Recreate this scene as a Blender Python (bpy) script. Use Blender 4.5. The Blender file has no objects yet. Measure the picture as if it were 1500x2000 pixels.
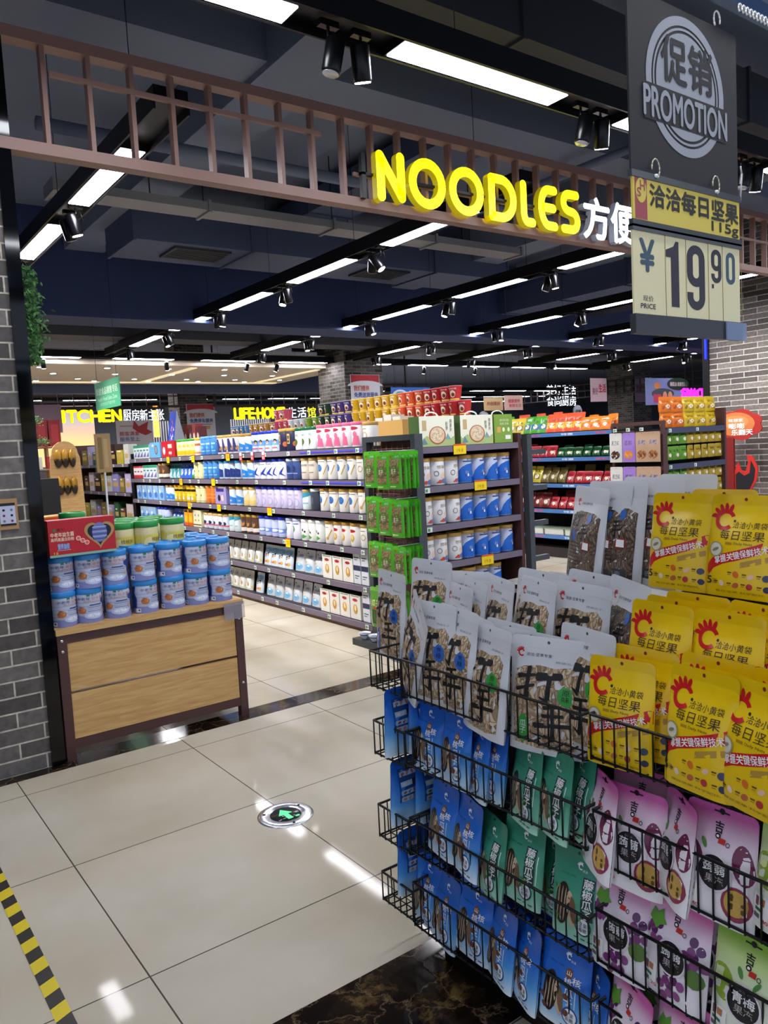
import bpy, bmesh, math, random
from mathutils import Vector, Matrix
random.seed(7)
SC = bpy.context.scene
COL = SC.collection
PI = math.pi
# ---------------------------------------------------------------- camera
CH = 1.49
FPX = 1535.3
cam_d = bpy.data.cameras.new('camera')
cam = bpy.data.objects.new('camera', cam_d)
COL.objects.link(cam)
r_ = Vector((0.80485397, -0.59109578, -0.05306482)); u_ = Vector((0.09233245, 0.03639225, 0.99506297))
w_ = Vector((0.58624637, 0.80577999, -0.08386777))
cam.matrix_world = Matrix(((r_.x, u_.x, -w_.x, 0), (r_.y, u_.y, -w_.y, 0), (r_.z, u_.z, -w_.z, CH), (0, 0, 0, 1)))
cam_d.sensor_fit = 'VERTICAL'; cam_d.sensor_height = 36; cam_d.lens = FPX/2000*36
cam_d.clip_start = 0.02; cam_d.clip_end = 200
SC.camera = cam
# ---------------------------------------------------------------- world, exposure
wd = bpy.data.worlds.new('world'); SC.world = wd; wd.use_nodes = True
wd.node_tree.nodes['Background'].inputs[0].default_value = (0.55, 0.62, 0.8, 1)
wd.node_tree.nodes['Background'].inputs[1].default_value = 0.60
SC.view_settings.view_transform = 'Standard'
SC.view_settings.look = 'None'
SC.view_settings.gamma = 1
SC.cycles.max_bounces = 8
SC.view_settings.exposure = 0.85
LED = 27.0        # radiance of the panels inside the shop
LED_OUT = 15.0    # radiance of the corridor panels
# ---------------------------------------------------------------- materials
def lin(h):
    h = h.lstrip('#')
    c = [int(h[i:i+2], 16)/255 for i in (0, 2, 4)]
    return tuple((x/12.92 if x <= 0.04045 else ((x+0.055)/1.055)**2.4) for x in c) + (1,)
MC = {}
def M(h, rough=.5, metal=0, emit=0, alpha=1, spec=.5, trans=0):
    k = (h, rough, metal, emit, alpha, spec, trans)
    if k in MC: return MC[k]
    m = bpy.data.materials.new('paint_'+h.strip('#')); m.use_nodes = True
    b = m.node_tree.nodes['Principled BSDF']
    b.inputs['Base Color'].default_value = lin(h)
    b.inputs['Roughness'].default_value = rough
    b.inputs['Metallic'].default_value = metal
    b.inputs['Specular IOR Level'].default_value = spec
    b.inputs['Alpha'].default_value = alpha
    if trans: b.inputs['Transmission Weight'].default_value = trans
    if emit:
        b.inputs['Emission Color'].default_value = lin(h)
        b.inputs['Emission Strength'].default_value = emit
    m.diffuse_color = lin(h)
    MC[k] = m
    return m
def nodes(name):
    m = bpy.data.materials.new(name); m.use_nodes = True
    nt = m.node_tree
    return m, nt, nt.nodes['Principled BSDF']
def N(nt, t, **kw):
    n = nt.nodes.new(t)
    for k, v in kw.items():
        if k[0] == 'i' and k[1:].isdigit(): n.inputs[int(k[1:])].default_value = v
        else: setattr(n, k, v)
    return n
def ramp(nt, stops, interp='LINEAR'):
    n = nt.nodes.new('ShaderNodeValToRGB'); n.color_ramp.interpolation = interp
    e = n.color_ramp.elements
    while len(e) < len(stops): e.new(.5)
    for x, (p, c) in zip(e, stops):
        x.position = p; x.color = lin(c) if isinstance(c, str) else c
    return n
def coords(nt, scale=(1, 1, 1), rot=(0, 0, 0), swap=None):
    tc = N(nt, 'ShaderNodeTexCoord'); out = tc.outputs['Object']
    if swap:
        s = N(nt, 'ShaderNodeSeparateXYZ'); c = N(nt, 'ShaderNodeCombineXYZ')
        nt.links.new(out, s.inputs[0])
        for i, a in enumerate(swap):
            nt.links.new(s.outputs['XYZ'.index(a)], c.inputs[i])
        out = c.outputs[0]
    mp = N(nt, 'ShaderNodeMapping'); mp.inputs['Scale'].default_value = scale; mp.inputs['Rotation'].default_value = rot
    nt.links.new(out, mp.inputs['Vector'])
    return mp.outputs[0]
def brick_mat(name, swap, cols, mortar, bw, bh, ms, off=(0, 0)):
    m, nt, b = nodes(name)
    v = coords(nt, swap=swap)
    br = N(nt, 'ShaderNodeTexBrick'); br.offset = .5
    br.inputs['Color1'].default_value = lin(cols[0]); br.inputs['Color2'].default_value = lin(cols[1])
    br.inputs['Mortar'].default_value = lin(mortar)
    br.inputs['Scale'].default_value = 1; br.inputs['Mortar Size'].default_value = ms
    br.inputs['Brick Width'].default_value = bw; br.inputs['Row Height'].default_value = bh
    br.inputs['Mortar Smooth'].default_value = .1; br.inputs['Bias'].default_value = 0
    nt.links.new(v, br.inputs['Vector'])
    no = N(nt, 'ShaderNodeTexNoise'); no.inputs['Scale'].default_value = 30; no.inputs['Detail'].default_value = 5
    nt.links.new(v, no.inputs['Vector'])
    mx = N(nt, 'ShaderNodeMix', data_type='RGBA', blend_type='MULTIPLY'); mx.inputs['Factor'].default_value = .5
    rp = ramp(nt, [(.3, '#707070'), (.7, '#ffffff')])
    nt.links.new(no.outputs[0], rp.inputs[0])
    nt.links.new(br.outputs['Color'], mx.inputs['A']); nt.links.new(rp.outputs[0], mx.inputs['B'])
    nt.links.new(mx.outputs['Result'], b.inputs['Base Color'])
    bp = N(nt, 'ShaderNodeBump'); bp.inputs['Strength'].default_value = .3; bp.inputs['Distance'].default_value = .004; bp.invert = True
    nt.links.new(br.outputs['Fac'], bp.inputs['Height']); nt.links.new(bp.outputs[0], b.inputs['Normal'])
    b.inputs['Roughness'].default_value = .6
    return m
def wood_mat(name, c1, c2, scale=(1, 8, 14), rough=.45):
    m, nt, b = nodes(name)
    v = coords(nt, scale=scale)
    no = N(nt, 'ShaderNodeTexNoise'); no.inputs['Scale'].default_value = 3; no.inputs['Detail'].default_value = 8; no.inputs['Distortion'].default_value = .6
    nt.links.new(v, no.inputs['Vector'])
    rp = ramp(nt, [(.3, c1), (.7, c2)])
    nt.links.new(no.outputs[0], rp.inputs[0]); nt.links.new(rp.outputs[0], b.inputs['Base Color'])
    b.inputs['Roughness'].default_value = rough
    return m
def marble_mat():
    m, nt, b = nodes('dark_marble')
    v = coords(nt)
    no = N(nt, 'ShaderNodeTexNoise'); no.inputs['Scale'].default_value = 2.2; no.inputs['Detail'].default_value = 8; no.inputs['Roughness'].default_value = .65
    ds = N(nt, 'ShaderNodeMix', data_type='RGBA', blend_type='ADD'); ds.inputs['Factor'].default_value = .35
    nt.links.new(v, no.inputs['Vector']); nt.links.new(v, ds.inputs['A']); nt.links.new(no.outputs['Color'], ds.inputs['B'])
    vo = N(nt, 'ShaderNodeTexVoronoi', feature='DISTANCE_TO_EDGE'); vo.inputs['Scale'].default_value = 6.5
    nt.links.new(ds.outputs['Result'], vo.inputs['Vector'])
    vein = ramp(nt, [(0, '#7a6a50'), (.006, '#3c3024'), (.03, '#16100c')])
    nt.links.new(vo.outputs['Distance'], vein.inputs[0])
    n2 = N(nt, 'ShaderNodeTexNoise'); n2.inputs['Scale'].default_value = 9; n2.inputs['Detail'].default_value = 9; n2.inputs['Roughness'].default_value = .7
    nt.links.new(ds.outputs['Result'], n2.inputs['Vector'])
    pat = ramp(nt, [(.46, '#000000'), (.56, '#2a1e12'), (.66, '#7a6238')])
    nt.links.new(n2.outputs[0], pat.inputs[0])
    mx = N(nt, 'ShaderNodeMix', data_type='RGBA', blend_type='ADD'); mx.inputs['Factor'].default_value = .7
    nt.links.new(vein.outputs[0], mx.inputs['A']); nt.links.new(pat.outputs[0], mx.inputs['B'])
    nt.links.new(mx.outputs['Result'], b.inputs['Base Color'])
    b.inputs['Roughness'].default_value = .1; b.inputs['Specular IOR Level'].default_value = .25
    return m
def floor_mat():
    m, nt, b = nodes('porcelain_tiles')
    tc = N(nt, 'ShaderNodeTexCoord')
    mp = N(nt, 'ShaderNodeMapping'); mp.inputs['Location'].default_value = (-0.663+8, -2.18+8, 0)
    nt.links.new(tc.outputs['Object'], mp.inputs['Vector'])
    br = N(nt, 'ShaderNodeTexBrick'); br.offset = 0; br.squash = 1
    br.inputs['Color1'].default_value = lin('#cbc3b3'); br.inputs['Color2'].default_value = lin('#c6beae'); br.inputs['Mortar'].default_value = lin('#57524a')
    br.inputs['Scale'].default_value = 1; br.inputs['Mortar Size'].default_value = .0024; br.inputs['Brick Width'].default_value = .8; br.inputs['Row Height'].default_value = .8
    br.inputs['Mortar Smooth'].default_value = 0
    nt.links.new(mp.outputs[0], br.inputs['Vector'])
    no = N(nt, 'ShaderNodeTexNoise'); no.inputs['Scale'].default_value = 1.6; no.inputs['Detail'].default_value = 6
    nt.links.new(tc.outputs['Object'], no.inputs['Vector'])
    rp = ramp(nt, [(.35, '#e4dfd6'), (.65, '#ffffff')]); nt.links.new(no.outputs[0], rp.inputs[0])
    mx = N(nt, 'ShaderNodeMix', data_type='RGBA', blend_type='MULTIPLY'); mx.inputs['Factor'].default_value = .8
    nt.links.new(br.outputs['Color'], mx.inputs['A']); nt.links.new(rp.outputs[0], mx.inputs['B'])
    nt.links.new(mx.outputs['Result'], b.inputs['Base Color'])
    b.inputs['Roughness'].default_value = .055; b.inputs['Specular IOR Level'].default_value = .05
    return m
def seeds_mat(name, c1, c2, dark, sc=(95, 30, 42)):
    m, nt, b = nodes(name)
    tc = N(nt, 'ShaderNodeTexCoord')
    no = N(nt, 'ShaderNodeTexNoise'); no.inputs['Scale'].default_value = 14; no.inputs['Detail'].default_value = 2
    nt.links.new(tc.outputs['Object'], no.inputs['Vector'])
    mx = N(nt, 'ShaderNodeMix', data_type='RGBA', blend_type='LINEAR_LIGHT'); mx.inputs['Factor'].default_value = .05
    nt.links.new(tc.outputs['Object'], mx.inputs['A']); nt.links.new(no.outputs['Color'], mx.inputs['B'])
    mp = N(nt, 'ShaderNodeMapping'); mp.inputs['Scale'].default_value = sc; mp.inputs['Rotation'].default_value = (0, .5, 0)
    nt.links.new(mx.outputs['Result'], mp.inputs['Vector'])
    vo = N(nt, 'ShaderNodeTexVoronoi', feature='DISTANCE_TO_EDGE'); vo.inputs['Scale'].default_value = 1
    v2 = N(nt, 'ShaderNodeTexVoronoi'); v2.inputs['Scale'].default_value = 1
    nt.links.new(mp.outputs[0], vo.inputs['Vector']); nt.links.new(mp.outputs[0], v2.inputs['Vector'])
    rp = ramp(nt, [(0, dark), (.05, c2), (.2, c1)]); nt.links.new(vo.outputs['Distance'], rp.inputs[0])
    sp = N(nt, 'ShaderNodeSeparateXYZ'); nt.links.new(v2.outputs['Color'], sp.inputs[0])
    r2 = ramp(nt, [(0, '#a89c90'), (1, '#ffffff')]); nt.links.new(sp.outputs[0], r2.inputs[0])
    mm = N(nt, 'ShaderNodeMix', data_type='RGBA', blend_type='MULTIPLY'); mm.inputs['Factor'].default_value = 1
    nt.links.new(rp.outputs[0], mm.inputs['A']); nt.links.new(r2.outputs[0], mm.inputs['B'])
    nt.links.new(mm.outputs['Result'], b.inputs['Base Color'])
    bp = N(nt, 'ShaderNodeBump'); bp.inputs['Strength'].default_value = .6; bp.inputs['Distance'].default_value = .003
    nt.links.new(vo.outputs['Distance'], bp.inputs['Height']); nt.links.new(bp.outputs[0], b.inputs['Normal'])
    b.inputs['Roughness'].default_value = .3
    return m
def grad_mat(name, stops, h, rough=.3, streak=None):
    """printed colour gradient running up the pack (object z from 0 to h)"""
    m, nt, b = nodes(name)
    tc = N(nt, 'ShaderNodeTexCoord'); s = N(nt, 'ShaderNodeSeparateXYZ'); nt.links.new(tc.outputs['Object'], s.inputs[0])
    d = N(nt, 'ShaderNodeMath', operation='DIVIDE'); d.inputs[1].default_value = h; nt.links.new(s.outputs['Z'], d.inputs[0])
    rp = ramp(nt, stops); nt.links.new(d.outputs[0], rp.inputs[0]); nt.links.new(rp.outputs[0], b.inputs['Base Color'])
    b.inputs['Roughness'].default_value = rough
    return m
def stripe_mat(name, c1, c2, sc, swap='XZY', rot=.0):
    m, nt, b = nodes(name)
    v = coords(nt, swap=swap, rot=(0, 0, rot))
    wv = N(nt, 'ShaderNodeTexWave'); wv.inputs['Scale'].default_value = sc; nt.links.new(v, wv.inputs['Vector'])
    rp = ramp(nt, [(0, c1), (.5, c2)], 'CONSTANT'); nt.links.new(wv.outputs[0], rp.inputs[0]); nt.links.new(rp.outputs[0], b.inputs['Base Color'])
    b.inputs['Roughness'].default_value = .5
    return m
# ---------------------------------------------------------------- mesh builder
class MB:
    def __init__(s): s.v = []; s.f = []; s.mi = []; s.sm = []; s.m = []
    def idx(s, m):
        if m not in s.m: s.m.append(m)
        return s.m.index(m)
    def add(s, vs, fs, m, smooth=False):
        o = len(s.v); s.v += [tuple(x) for x in vs]; i = s.idx(m)
        for f in fs: s.f.append([o+k for k in f]); s.mi.append(i); s.sm.append(smooth)
        return s
    def box(s, a, b, m):
        x0, y0, z0 = a; x1, y1, z1 = b
        return s.add([(x0, y0, z0), (x1, y0, z0), (x1, y1, z0), (x0, y1, z0), (x0, y0, z1), (x1, y0, z1), (x1, y1, z1), (x0, y1, z1)],
                     [(0, 3, 2, 1), (4, 5, 6, 7), (0, 1, 5, 4), (1, 2, 6, 5), (2, 3, 7, 6), (3, 0, 4, 7)], m)
    def bar(s, p, q, r, m, n=6, smooth=True):
        p = Vector(p); q = Vector(q); d = (q-p).normalized(); a = d.orthogonal().normalized(); b = d.cross(a)
        vs = []
        for c in (p, q):
            for i in range(n):
                t = 2*PI*i/n; vs.append(c + (a*math.cos(t)+b*math.sin(t))*r)
        fs = [(i, (i+1) % n, n+(i+1) % n, n+i) for i in range(n)] + [tuple(range(n))[::-1], tuple(range(n, 2*n))]
        return s.add(vs, fs, m, smooth)
    def path(s, pts, r, m, n=6):
        for i in range(len(pts)-1): s.bar(pts[i], pts[i+1], r, m, n)
        return s
    def prism(s, pts, ax, a, b, m):
        """extrude a 2D outline along an axis ('X','Y','Z') between a and b"""
        def P(p, t):
            return {'X': (t, p[0], p[1]), 'Y': (p[0], t, p[1]), 'Z': (p[0], p[1], t)}[ax]
        bm = bmesh.new()
        for t in (a, b):
            f = bm.faces.new([bm.verts.new(P(p, t)) for p in pts])
        bm.normal_update()
        bmesh.ops.triangulate(bm, faces=bm.faces[:])
        bm.verts.index_update()
        vs = [tuple(v.co) for v in bm.verts]; fs = [tuple(v.index for v in f.verts) for f in bm.faces]; bm.free()
        n = len(pts)
        fs += [(i, (i+1) % n, n+(i+1) % n, n+i) for i in range(n)]
        return s.add(vs, fs, m)
    def lathe(s, prof, m, n=24, c=(0, 0, 0), smooth=True, ax='Z'):
        vs = []; fs = []
        for r, z in prof:
            for i in range(n):
                t = 2*PI*i/n; p = (r*math.cos(t), r*math.sin(t), z)
                if ax == 'Y': p = (p[0], p[2], p[1])
                if ax == 'X': p = (p[2], p[0], p[1])
                vs.append((c[0]+p[0], c[1]+p[1], c[2]+p[2]))
        for j in range(len(prof)-1):
            for i in range(n):
                fs.append((j*n+i, j*n+(i+1) % n, (j+1)*n+(i+1) % n, (j+1)*n+i))
        fs.append(tuple(range(n))[::-1]); fs.append(tuple((len(prof)-1)*n+i for i in range(n)))
        return s.add(vs, fs, m, smooth)
    def mesh(s, name):
        me = bpy.data.meshes.new(name); me.from_pydata(s.v, [], s.f)
        for m in s.m: me.materials.append(m)
        me.polygons.foreach_set('material_index', s.mi); me.polygons.foreach_set('use_smooth', s.sm)
        me.update()
        return me
    def obj(s, name, parent=None, loc=(0, 0, 0), rot=(0, 0, 0)):
        o = bpy.data.objects.new(name, s.mesh(name)); COL.objects.link(o)
        o.location = loc; o.rotation_euler = rot
        if parent: o.parent = parent
        return o
def tag(o, label, cat, group=None):
    o['label'] = label; o['category'] = cat
    if group: o['group'] = group
    return o
def empty(name, loc, label, cat, group=None, rz=0):
    o = bpy.data.objects.new(name, None); COL.objects.link(o); o.location = loc; o.rotation_euler = (0, 0, rz)
    o.empty_display_size = .05
    return tag(o, label, cat, group)
def struct(o): o['kind'] = 'structure'; return o
ONES = ['zeroth', 'first', 'second', 'third', 'fourth', 'fifth', 'sixth', 'seventh', 'eighth', 'ninth', 'tenth', 'eleventh', 'twelfth', 'thirteenth',
        'fourteenth', 'fifteenth', 'sixteenth', 'seventeenth', 'eighteenth', 'nineteenth']
def ordn(n):
    if n < 20: return ONES[n]
    t = ['twenty', 'thirty', 'forty', 'fifty', 'sixty'][n//10-2]
    return (t[:-1]+'ieth') if n % 10 == 0 else t+'-'+ONES[n % 10]
# ---------------------------------------------------------------- printed artwork
TX = {}
def glyphs(txt, bold):
    k = (txt, bold)
    if k not in TX:
        c = bpy.data.curves.new('t', 'FONT'); c.body = txt; c.offset = bold; c.resolution_u = 4; c.fill_mode = 'FRONT'
        o = bpy.data.objects.new('t', c); m = bpy.data.meshes.new_from_object(o)
        vs = [(v.co.x, v.co.y) for v in m.vertices]; fs = [tuple(p.vertices) for p in m.polygons]
        bpy.data.objects.remove(o); bpy.data.curves.remove(c); bpy.data.meshes.remove(m)
        TX[k] = (vs, fs)
    return TX[k]
class Art:
    def __init__(s): s.L = []
    def poly(s, pts, m, k=1): s.L.append((pts, [tuple(range(len(pts)))], m, k+len(s.L)*.02)); return s
    def rect(s, x0, y0, x1, y1, m, k=1): return s.poly([(x0, y0), (x1, y0), (x1, y1), (x0, y1)], m, k)
    def ell(s, cx, cy, rx, ry, m, k=1, n=24, rot=0, a0=0, a1=2*PI):
        full = abs(a1-a0-2*PI) < 1e-6
        pts = []
        for i in range(n + (0 if full else 1)):
            t = a0+(a1-a0)*i/n; x = rx*math.cos(t); y = ry*math.sin(t)
            pts.append((cx+x*math.cos(rot)-y*math.sin(rot), cy+x*math.sin(rot)+y*math.cos(rot)))
        return s.poly(pts, m, k)
    def ring(s, cx, cy, r0, r1, m, k=1, n=32, a0=0, a1=2*PI, sy=1):
        vs = []; fs = []
        for i in range(n+1):
            t = a0+(a1-a0)*i/n
            vs += [(cx+r0*math.cos(t), cy+r0*sy*math.sin(t)), (cx+r1*math.cos(t), cy+r1*sy*math.sin(t))]
        for i in range(n): fs.append((2*i, 2*i+1, 2*i+3, 2*i+2))
        s.L.append((vs, fs, m, k+len(s.L)*.02)); return s
    def text(s, t, x0, y0, x1, y1, m, k=2, bold=.0, rot=0, shear=0):
        vs, fs = glyphs(t, 0)
        if not vs: return s
        a0 = min(v[0] for v in vs); a1 = max(v[0] for v in vs); b0 = min(v[1] for v in vs); b1 = max(v[1] for v in vs)
        out = []
        cx, cy = (x0+x1)/2, (y0+y1)/2
        for x, y in vs:
            X = x0+(x-a0)/(a1-a0)*(x1-x0); Y = y0+(y-b0)/(b1-b0)*(y1-y0)
            X += shear*(Y-cy)
            if rot:
                dx, dy = X-cx, Y-cy; X = cx+dx*math.cos(rot)-dy*math.sin(rot); Y = cy+dx*math.sin(rot)+dy*math.cos(rot)
            out.append((X, Y))
        if bold > .012:
            b = bold*(y1-y0)*.8
            for i, (dx, dy) in enumerate(((b, 0), (-b, 0), (0, b), (0, -b))): s.L.append(([(x+dx, y+dy) for x, y in out], fs, m, k+.2+.18*i))
        else: s.L.append((out, fs, m, k+.2))
        return s
    def stroke(s, pts, w, m, k=2):
        P = [Vector(p) for p in pts]; L = []; n = len(P)
        for i, p in enumerate(P):
            d = (P[(i+1) % (n-1)]-P[i-1 if i else n-2]) if (P[0]-P[-1]).length < 1e-6 else (P[min(i+1, n-1)]-P[max(i-1, 0)])
            d.normalize(); q = Vector((-d.y, d.x)); L += [tuple(p+q*w/2), tuple(p-q*w/2)]
        s.L.append((L, [(2*i, 2*i+1, 2*i+3, 2*i+2) for i in range(n-1)], m, k)); return s
    def brush(s, x0, y0, w, h, strokes, m, k=2):
        for (ax, ay, bx, by, w0, w1) in strokes:
            a = Vector((x0+ax*w, y0+ay*h)); b = Vector((x0+bx*w, y0+by*h)); d = (b-a).normalized(); n = Vector((-d.y, d.x)); q = w
            pts = [a-d*w0*q*.5, a-n*w0*q*.8-d*w0*q*.2, a-n*w0*q, (a+b)/2-n*(w0+w1)*q*.42, b-n*w1*q, b+d*w1*q*.7-n*w1*q*.4, b+d*w1*q*.6+n*w1*q*.5, b+n*w1*q, (a+b)/2+n*(w0+w1)*q*.46, a+n*w0*q*1.05, a+n*w0*q*.5-d*w0*q*.5]
            s.poly([tuple(p) for p in pts], m, k)
        return s
    def vtext(s, t, x, y1, w, h, m, k=2, bold=0, gap=1.1):
        for i, ch in enumerate(t): s.text(ch, x, y1-(i*gap+1)*h, x+w, y1-i*gap*h, m, k, bold)
        return s
    def put(s, mb, fn, grid=None, step=.0004, flip=False):
        for vs, fs, m, k in s.L:
            bm = bmesh.new(); bv = [bm.verts.new((x, y, 0)) for x, y in vs]
            for f in fs:
                try: bm.faces.new([bv[i] for i in f])
                except ValueError: pass
            bm.normal_update()
            if any(len(f.verts) > 3 for f in bm.faces): bmesh.ops.triangulate(bm, faces=bm.faces[:])
            if grid:
                for ax in (0, 1):
                    a = min(v[ax] for v in vs); b = max(v[ax] for v in vs)
                    i = math.floor(a/grid)+1
                    while i*grid < b-1e-5:
                        co = [0, 0, 0]; co[ax] = i*grid; no = [0, 0, 0]; no[ax] = 1
                        bmesh.ops.bisect_plane(bm, geom=bm.verts[:]+bm.edges[:]+bm.faces[:], dist=1e-6, plane_co=co, plane_no=no)
                        i += 1
            bm.verts.index_update(); bm.normal_update()
            out = [fn(v.co.x, v.co.y, k*step) for v in bm.verts]
            ff = []
            for f in bm.faces:
                q = [v.index for v in f.verts]
                ff.append(q if f.normal.z > 0 else q[::-1])
            if flip: ff = [q[::-1] for q in ff]
            mb.add(out, ff, m, grid is not None); bm.free()
def plane(x0, y0, z0, facing='-Y'):
    """art (u,v) -> wall point; facing gives the side the print looks to"""
    if facing == '-Y': return lambda u, v, o: (x0+u, y0-o, z0+v)
    if facing == '-X': return lambda u, v, o: (x0-o, y0-u, z0+v)
    if facing == '+X': return lambda u, v, o: (x0+o, y0+u, z0+v)
    if facing == 'UP': return lambda u, v, o: (x0+u, y0+v, z0+o)
# common paints
WH = M('#f4f4f2', .4); BK = M('#0c0c0e', .4); RED = M('#c8141c', .35); YEL = M('#f2cf05', .35); GRN = M('#3f9a2c', .35)
DKM = M('#15161a', .35, .3); GOLD = M('#b98d3e', .3, .3); NAVY = M('#1b2450', .4)
WIRE = M('#0e0d10', .35, .4)
BROWN = M('#4c2e2c', .45); RAILG = M('#6f6576', .4); GREYM = M('#3c4046', .4, .3); PANELB = M('#101014', .6)
MARB = marble_mat(); FLOOR = floor_mat()
BRL = brick_mat('brick_dark', 'XZY', ('#7a7470', '#3b3634'), '#cfc5b6', .235, .0765, .0042)
BRR = brick_mat('brick_wall_right', 'YZX', ('#8c8580', '#4c4744'), '#d8d2c8', .42, .082, .006)
BRP = brick_mat('brick_pillar', 'XZY', ('#77736f', '#35322f'), '#9c9890', .24, .077, .006)
BRPY = brick_mat('brick_pillar_side', 'YZX', ('#77736f', '#35322f'), '#9c9890', .24, .077, .006)
WOOD = wood_mat('oak_panel', '#b98c54', '#d0ab70', (2.0, 8, 22))
CEIL = M('#6e7890', .8); DUCT = M('#4a5674', .6); TRACK = M('#101115', .4, .4)
LEDM = M('#fbf8ff', .5, 0, LED); LEDC = M('#f4f8ff', .5, 0, LED_OUT)
BEAMM = M('#8a6a60', .45, .1)
def lampspot(src, dst, power, size=50, color=(1, .96, .9), blend=.7):
    d = bpy.data.lights.new('spot_or_fill_lamp', 'SPOT'); d.energy = power; d.spot_size = math.radians(size); d.spot_blend = blend; d.color = color; d.shadow_soft_size = .04
    o = bpy.data.objects.new('spot_or_fill_lamp', d); COL.objects.link(o); o.location = src
    o.rotation_euler = (Vector(dst)-Vector(src)).to_track_quat('-Z', 'Y').to_euler()
    return o
PLA = M('#dfe4ea', .15, 0, 0, .35)
# ================================================================= structure
mb = MB(); mb.box((-6, -6, -.1), (40, 40, 0), FLOOR); struct(mb.obj('floor'))
mb = MB(); mb.box((-6, 3.97, 0), (30, 4.135, .0015), MARB); struct(mb.obj('trim_1'))
mb = MB(); mb.box((.2, 1.385, 0), (6, 1.78, .0015), MARB); struct(mb.obj('trim_2'))
mb = MB(); mb.box((-6, -6, 4.7), (40, 40, 4.8), CEIL)
struct(mb.obj('ceiling'))
# brick column at the left with black glossy corner post
mb = MB(); mb.box((-1.6, 4.05, 0), (.84, 4.6, 4.7), BRL); struct(mb.obj('wall_left'))
mb = MB(); mb.box((.84, 4.035, 0), (.903, 4.6, 4.7), M('#05060a', .06, .2)); struct(mb.obj('trim_3'))
mb = MB(); mb.box((11.3, 4.1, 0), (11.6, 6.85, 4.7), BRR); struct(mb.obj('wall_right'))
mb = MB(); mb.box((11.27, 6.85, 0), (11.62, 6.95, 4.7), DKM); struct(mb.obj('trim_4'))
mb = MB(); mb.box((-6, 33, 0), (40, 33.2, 4.7), M('#5a6070', .7)); struct(mb.obj('wall_back'))
mb = MB(); mb.box((39.8, -6, 0), (40, 33, 4.7), M('#4a5060', .7)); struct(mb.obj('wall_far_right'))
mb = MB(); mb.box((-6.2, 4.6, 0), (-6, 33, 4.7), M('#1d2230', .7)); struct(mb.obj('wall_far_left'))
# pillars
def pillar(n, x0, y0, w, d, z1=4.7, cap=None):
    mb = MB(); mb.box((x0, y0, 0), (x0+w, y0+d, z1), BRP)
    for i in (3, 5): mb.mi[i] = mb.idx(BRPY)
    struct(mb.obj('wall_pillar_%d' % n))
pillar(1, 9.75, 14.6, 1.03, 1.1, 3.75)
mb = MB(); mb.box((9.2, 14.3, 3.75), (11.0, 15.9, 4.7), DUCT); struct(mb.obj('ceiling_drop_1'))
pillar(2, 8.55, 21.2, .84, .8); pillar(3, 24.95, 18.2, 1.1, 1.15)
# pale lowered ceiling with recessed lamps
CRM = M('#e6d8c6', .7)
mb = MB(); mb.box((0, 15.35, 3.32), (10.5, 19.35, 3.6), CRM)
mb.box((.2, 19.35, 3.1), (14, 19.5, 3.6), DUCT)
CS = M('#fff0c4', .5, 0, .35)
for a in ((1.0, 18.55), (4.4, 18.55), (7.9, 18.55)):
    pass
mb.box((.2, 18.7, 3.30), (10.3, 18.86, 3.318), CS)
for x in (3.1, 6.6, 9.6): mb.box((x, 15.6, 3.30), (x+.14, 18.7, 3.318), CS)
struct(mb.obj('ceiling_pale'))
DL = M('#ffffff', .5, 0, 9)
k = 0
for j, y in enumerate((15.8, 16.9, 17.9, 18.4)):
    for i in range(8):
        x = 1.2+i*1.25+(j % 2)*.5
        if x > 10.2: continue
        k += 1
        e = empty('recessed_lamp', (x, y, 3.30), 'round recessed lamp in the pale ceiling, %s of row %s from the front' % (ordn(i+1), ['one', 'two', 'three', 'four'][j]), 'lamp', 'recessed lamps')
        m2 = MB(); m2.lathe([(.075, .0), (.075, .018)], WH, 16); m2.obj('trim_ring', e)
        m2 = MB(); m2.lathe([(.055, -.004), (.055, .0)], DL, 16); m2.obj('lens', e)
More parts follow.
